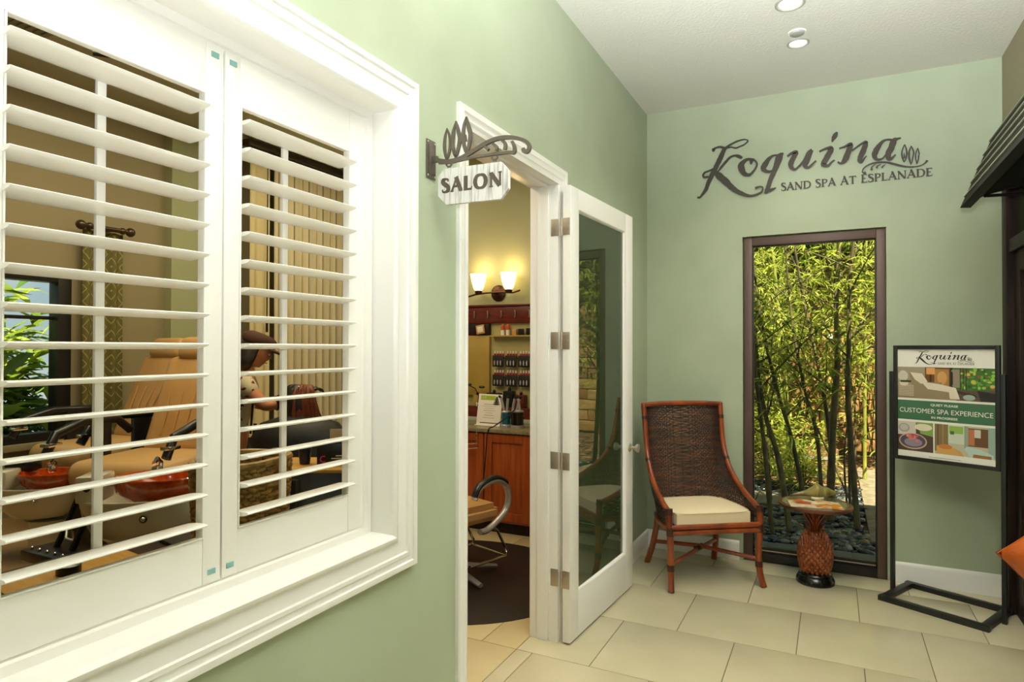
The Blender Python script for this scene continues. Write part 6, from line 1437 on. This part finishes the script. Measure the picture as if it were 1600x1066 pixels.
# counter
ct = thing('counter_cabinet', 'cherry wood base cabinet along the salon wall', 'cabinet', (-1.4, 5.05, 0))
CF = 4.78
B().bbox(-2.6, -.45, CF + .03, YW - .09, .10, .862, .003).build('body', M['redwood'], ct, world=True)
B().bbox(-2.6, -.45, CF + .08, YW - .09, 0, .10, .003).build('toe_kick', M['darkwood'], ct, world=True)
for (xa, xb) in ((-2.3, -1.80), (-1.79, -1.345), (-1.335, -.905), (-.895, -.47)):
    d = B().bbox(xa, xb, CF + .008, CF + .03, .125, .85, .003).build('door', M['redwood'], ct, world=True)
    b = B()
    for q in ((xa, xa + .07, .125, .85), (xb - .07, xb, .125, .85), (xa + .07, xb - .07, .125, .195), (xa + .07, xb - .07, .78, .85)): b.bbox(q[0], q[1], CF - .002, CF + .008, q[2], q[3], .003)
    b.build('door_frame', M['redwood'], d, world=True)
ctp = thing('countertop', 'grey-olive stone worktop on the cherry cabinet', 'countertop', (-1.4, 5.0, .863))
B().bbox(-2.62, -.44, CF - .02, YW - .092, .863, .893, .005).build('slab', M['counter'], ctp, world=True); B().bbox(-2.62, -.44, YW - .094, YW - .0915, .8935, .93, .001).build('backsplash', mat('pale_splash', 'a9b49c', .4), ctp, world=True)
# framed notice
nt_ = thing('counter_notice', 'white acrylic stand with a green-topped price notice on the worktop', 'notice', (-1.405, 4.97, .894), R(-4))
mm = Matrix.Rotation(R(-10), 4, 'X')
B().bbox(-.125, .125, -.004, .0, .002, .278, .003, mm).build('sheet', M['paper'], nt_); B().bbox(-.125, .125, -.03, .07, 0, .004, .001).build('foot', M['paper'], nt_)
def nq(name, x0, x1, z0, z1, col): return B().box(x0, x1, -.0050, -.0042, z0, z1, ).build(name, flat(col), nt_, smooth=False)
for (x0, x1, z0, z1, c) in ((-.10, .055, .225, .265, '9dbb3a'), (-.10, -.04, .235, .265, 'c5d66a'), (-.09, .10, .018, .026, '5a5448'), (-.06, .06, .185, .189, '8a8272'), (-.07, .07, .168, .171, 'a49c8c'), (-.05, .05, .150, .153, 'a49c8c'), (-.06, .06, .130, .133, '8a8272'), (-.04, .04, .110, .113, 'a49c8c'), (-.05, .05, .088, .091, '8a8272'), (-.06, .06, .065, .068, 'a49c8c')):
    o = B(); o.add([mm @ Vector(p) for p in ((x0, -.0046, z0), (x1, -.0046, z0), (x1, -.0046, z1), (x0, -.0046, z1))], [(0, 1, 2, 3)]); o.build('printed_area', flat(c), nt_, smooth=False)
b = B()
for k in range(5): w_ = .036 - k * .006; b.lathe([(0, -.0), (.001, 0)], 3) if False else b.prism([(w_ * math.cos(2 * PI * j / 12) + .07, .190 + k * .015 + .008 * math.sin(2 * PI * j / 12)) for j in range(12)], (mm @ Vector((0, -.0046, 0)), (1, 0, 0), mm.to_3x3() @ Vector((0, 0, 1)), mm.to_3x3() @ Vector((0, -1, 0))), 0, .0004)
b.build('printed_stones', flat('3c3a36'), nt_, smooth=False)
# canisters
tl_ = mat('teal_canister', '14556a', .25, coat=.5)
for x, r_, h, m0, lab in ((-1.215, .040, .125, tl_, 'teal canister holding curling irons on the worktop'), (-1.105, .055, .135, M['blackgloss'], 'black heater pot with silver rim and base on the worktop')):
    t = thing('iron_canister', lab, 'canister', (x, 4.95, .894))
    B().lathe([(0, 0), (r_ * 1.1, 0), (r_ * 1.1, .02), (r_, .024), (0, .024)], 24).build('base_ring', M['steel'], t); B().lathe([(r_, .024), (r_, h), (r_ * .9, h), (0, h)], 24).build('body', m0, t); B().lathe([(r_, h), (r_ * 1.04, h + .008), (r_ * .8, h + .018), (0, h + .02)], 24).build('rim', M['steel'], t)
for k, (x, lean) in enumerate(((-1.235, -.03), (-1.205, .01), (-1.15, .02), (-1.11, .03), (-1.08, -.02))):
    t = thing('curling_iron', 'silver-barrelled curling iron, %s from the left of those standing in the canisters' % ORD[k], 'curling iron', (x, 4.95, .99), group='curling irons on the worktop')
    B().tube([(0, 0, .05), (lean * .5, 0, .11), (lean, 0, .155)], [.011, .013, .012], 10).build('barrel', M['steel'], t); B().tube([(lean, 0, .155), (lean * 1.6, -.01, .175)], [.012, .009], 10).build('tip', M['blackpl'], t)
cd = thing('power_cord', 'black power cord hanging over the cabinet front', 'cord', (-1.2, 4.75, .9))
B().tube(smoothpts([(-1.10, 4.90, 1.06), (-1.16, 4.86, .99), (-1.25, 4.80, .915), (-1.285, 4.752, .88), (-1.30, 4.745, .70), (-1.33, 4.745, .45), (-1.40, 4.745, .25), (-1.5, 4.742, .16)], 8), .0055, 8).build('cable', M['blackpl'], cd, world=True)
hk = thing('dryer_holder', 'chrome wire holder with a black handled iron hooked on the cabinet door', 'holder', (-1.45, CF - .005, .78))
for x in (-.045, .045): B().tube([(x, 0, .085), (x + .008, -.025, .06), (x, -.02, .02), (x, -.02, -.03)], .006, 8).build('hook', M['chrome'], hk)
B().tube([(-.07, -.02, -.03), (.06, -.02, -.015), (.07, -.03, -.05), (-.06, -.03, -.07)], .005, 8).build('wire_loop', M['chrome'], hk)
B().tube([(-.10, -.03, -.03), (-.09, -.03, -.085)], .018, 10).build('handle', M['blackpl'], hk)

# styling chair, mostly hidden by the casing
sy = thing('styling_chair', 'tan styling chair with black-topped silver loop arms and chrome footrest', 'chair', (-.90, 3.72, 0), R(70))
ar = smoothpts([(.165, -.135, .520), (.215, -.135, .590), (.34, -.135, .625), (.44, -.135, .585), (.475, -.135, .49), (.44, -.135, .40), (.35, -.135, .335), (.27, -.135, .300), (.215, -.135, .300)], 8)
def styl_arm(yo):
    pts_ = [(p[0] - .19, p[1] + yo, p[2] + .06) for p in ar]
    B().tube(pts_, .024, 12, flat=(.8, 1.1)).build('arm_loop', M['steel'], sy)
    B().tube([(p[0], p[1], p[2] + .018) for p in pts_[:26]], [.026] * 26, 10, flat=(.7, 1.1)).build('arm_pad', M['blackpl'], sy)
styl_arm(0); styl_arm(.56)
b = B(); bm = bmesh.new(); bmesh.ops.create_cube(bm, size=1)
for v in bm.verts: v.co = Vector((v.co.x * .56 - .02, v.co.y * .48 + .145, v.co.z * .12 + .45))
bmesh.ops.bevel(bm, geom=bm.edges[:], offset=.04, segments=4, affect='EDGES'); b.add([v.co.copy() for v in bm.verts], [[v.index for v in f.verts] for f in bm.faces]); bm.free(); b.build('seat', M['tan'], sy, angle=60)
b = B(); bm = bmesh.new(); bmesh.ops.create_cube(bm, size=1)
for v in bm.verts: v.co = Vector((v.co.x * .10 - .33, v.co.y * .46 + .145, v.co.z * .46 + .66))
bmesh.ops.bevel(bm, geom=bm.edges[:], offset=.04, segments=4, affect='EDGES'); b.add([v.co.copy() for v in bm.verts], [[v.index for v in f.verts] for f in bm.faces]); bm.free(); b.build('backrest', M['tan'], sy, angle=60)
for s in (-.04, .33): B().tube([(.20, s, .36), (.27, s, .30), (.36, s, .14), (.345, s, .11), (.02, s, .105)], .010, 8).build('footrest_tube', M['chrome'], sy)
B().tube([(.345, -.04, .11), (.345, .33, .11)], .010, 8).build('footrest_bar', M['chrome'], sy)
B().lathe([(0, .06), (.06, .06), (.05, .10), (.032, .12), (.032, .35), (0, .35)], 20, c=(0, .145, 0)).build('column', M['chrome'], sy)
for k in range(5):
    a = 2 * PI * k / 5 - .36; B().tube([(.03 * math.cos(a), .145 + .03 * math.sin(a), .085), (.18 * math.cos(a), .145 + .18 * math.sin(a), .055), (.34 * math.cos(a), .145 + .34 * math.sin(a), .032)], [.030, .026, .020], 10, flat=(.7, 1)).build('base_leg', M['steel'], sy)
mt_o = thing('floor_mat', 'round black rubber mat under the styling chair', 'mat', (-1.0, 3.84, 0))
B().lathe([(0, 0), (.86, 0), (.86, .004), (.80, .012), (0, .012)], 64, c=(0, -.02, 0), squash=(1, .92)).build('mat', M['mat_'], mt_o)
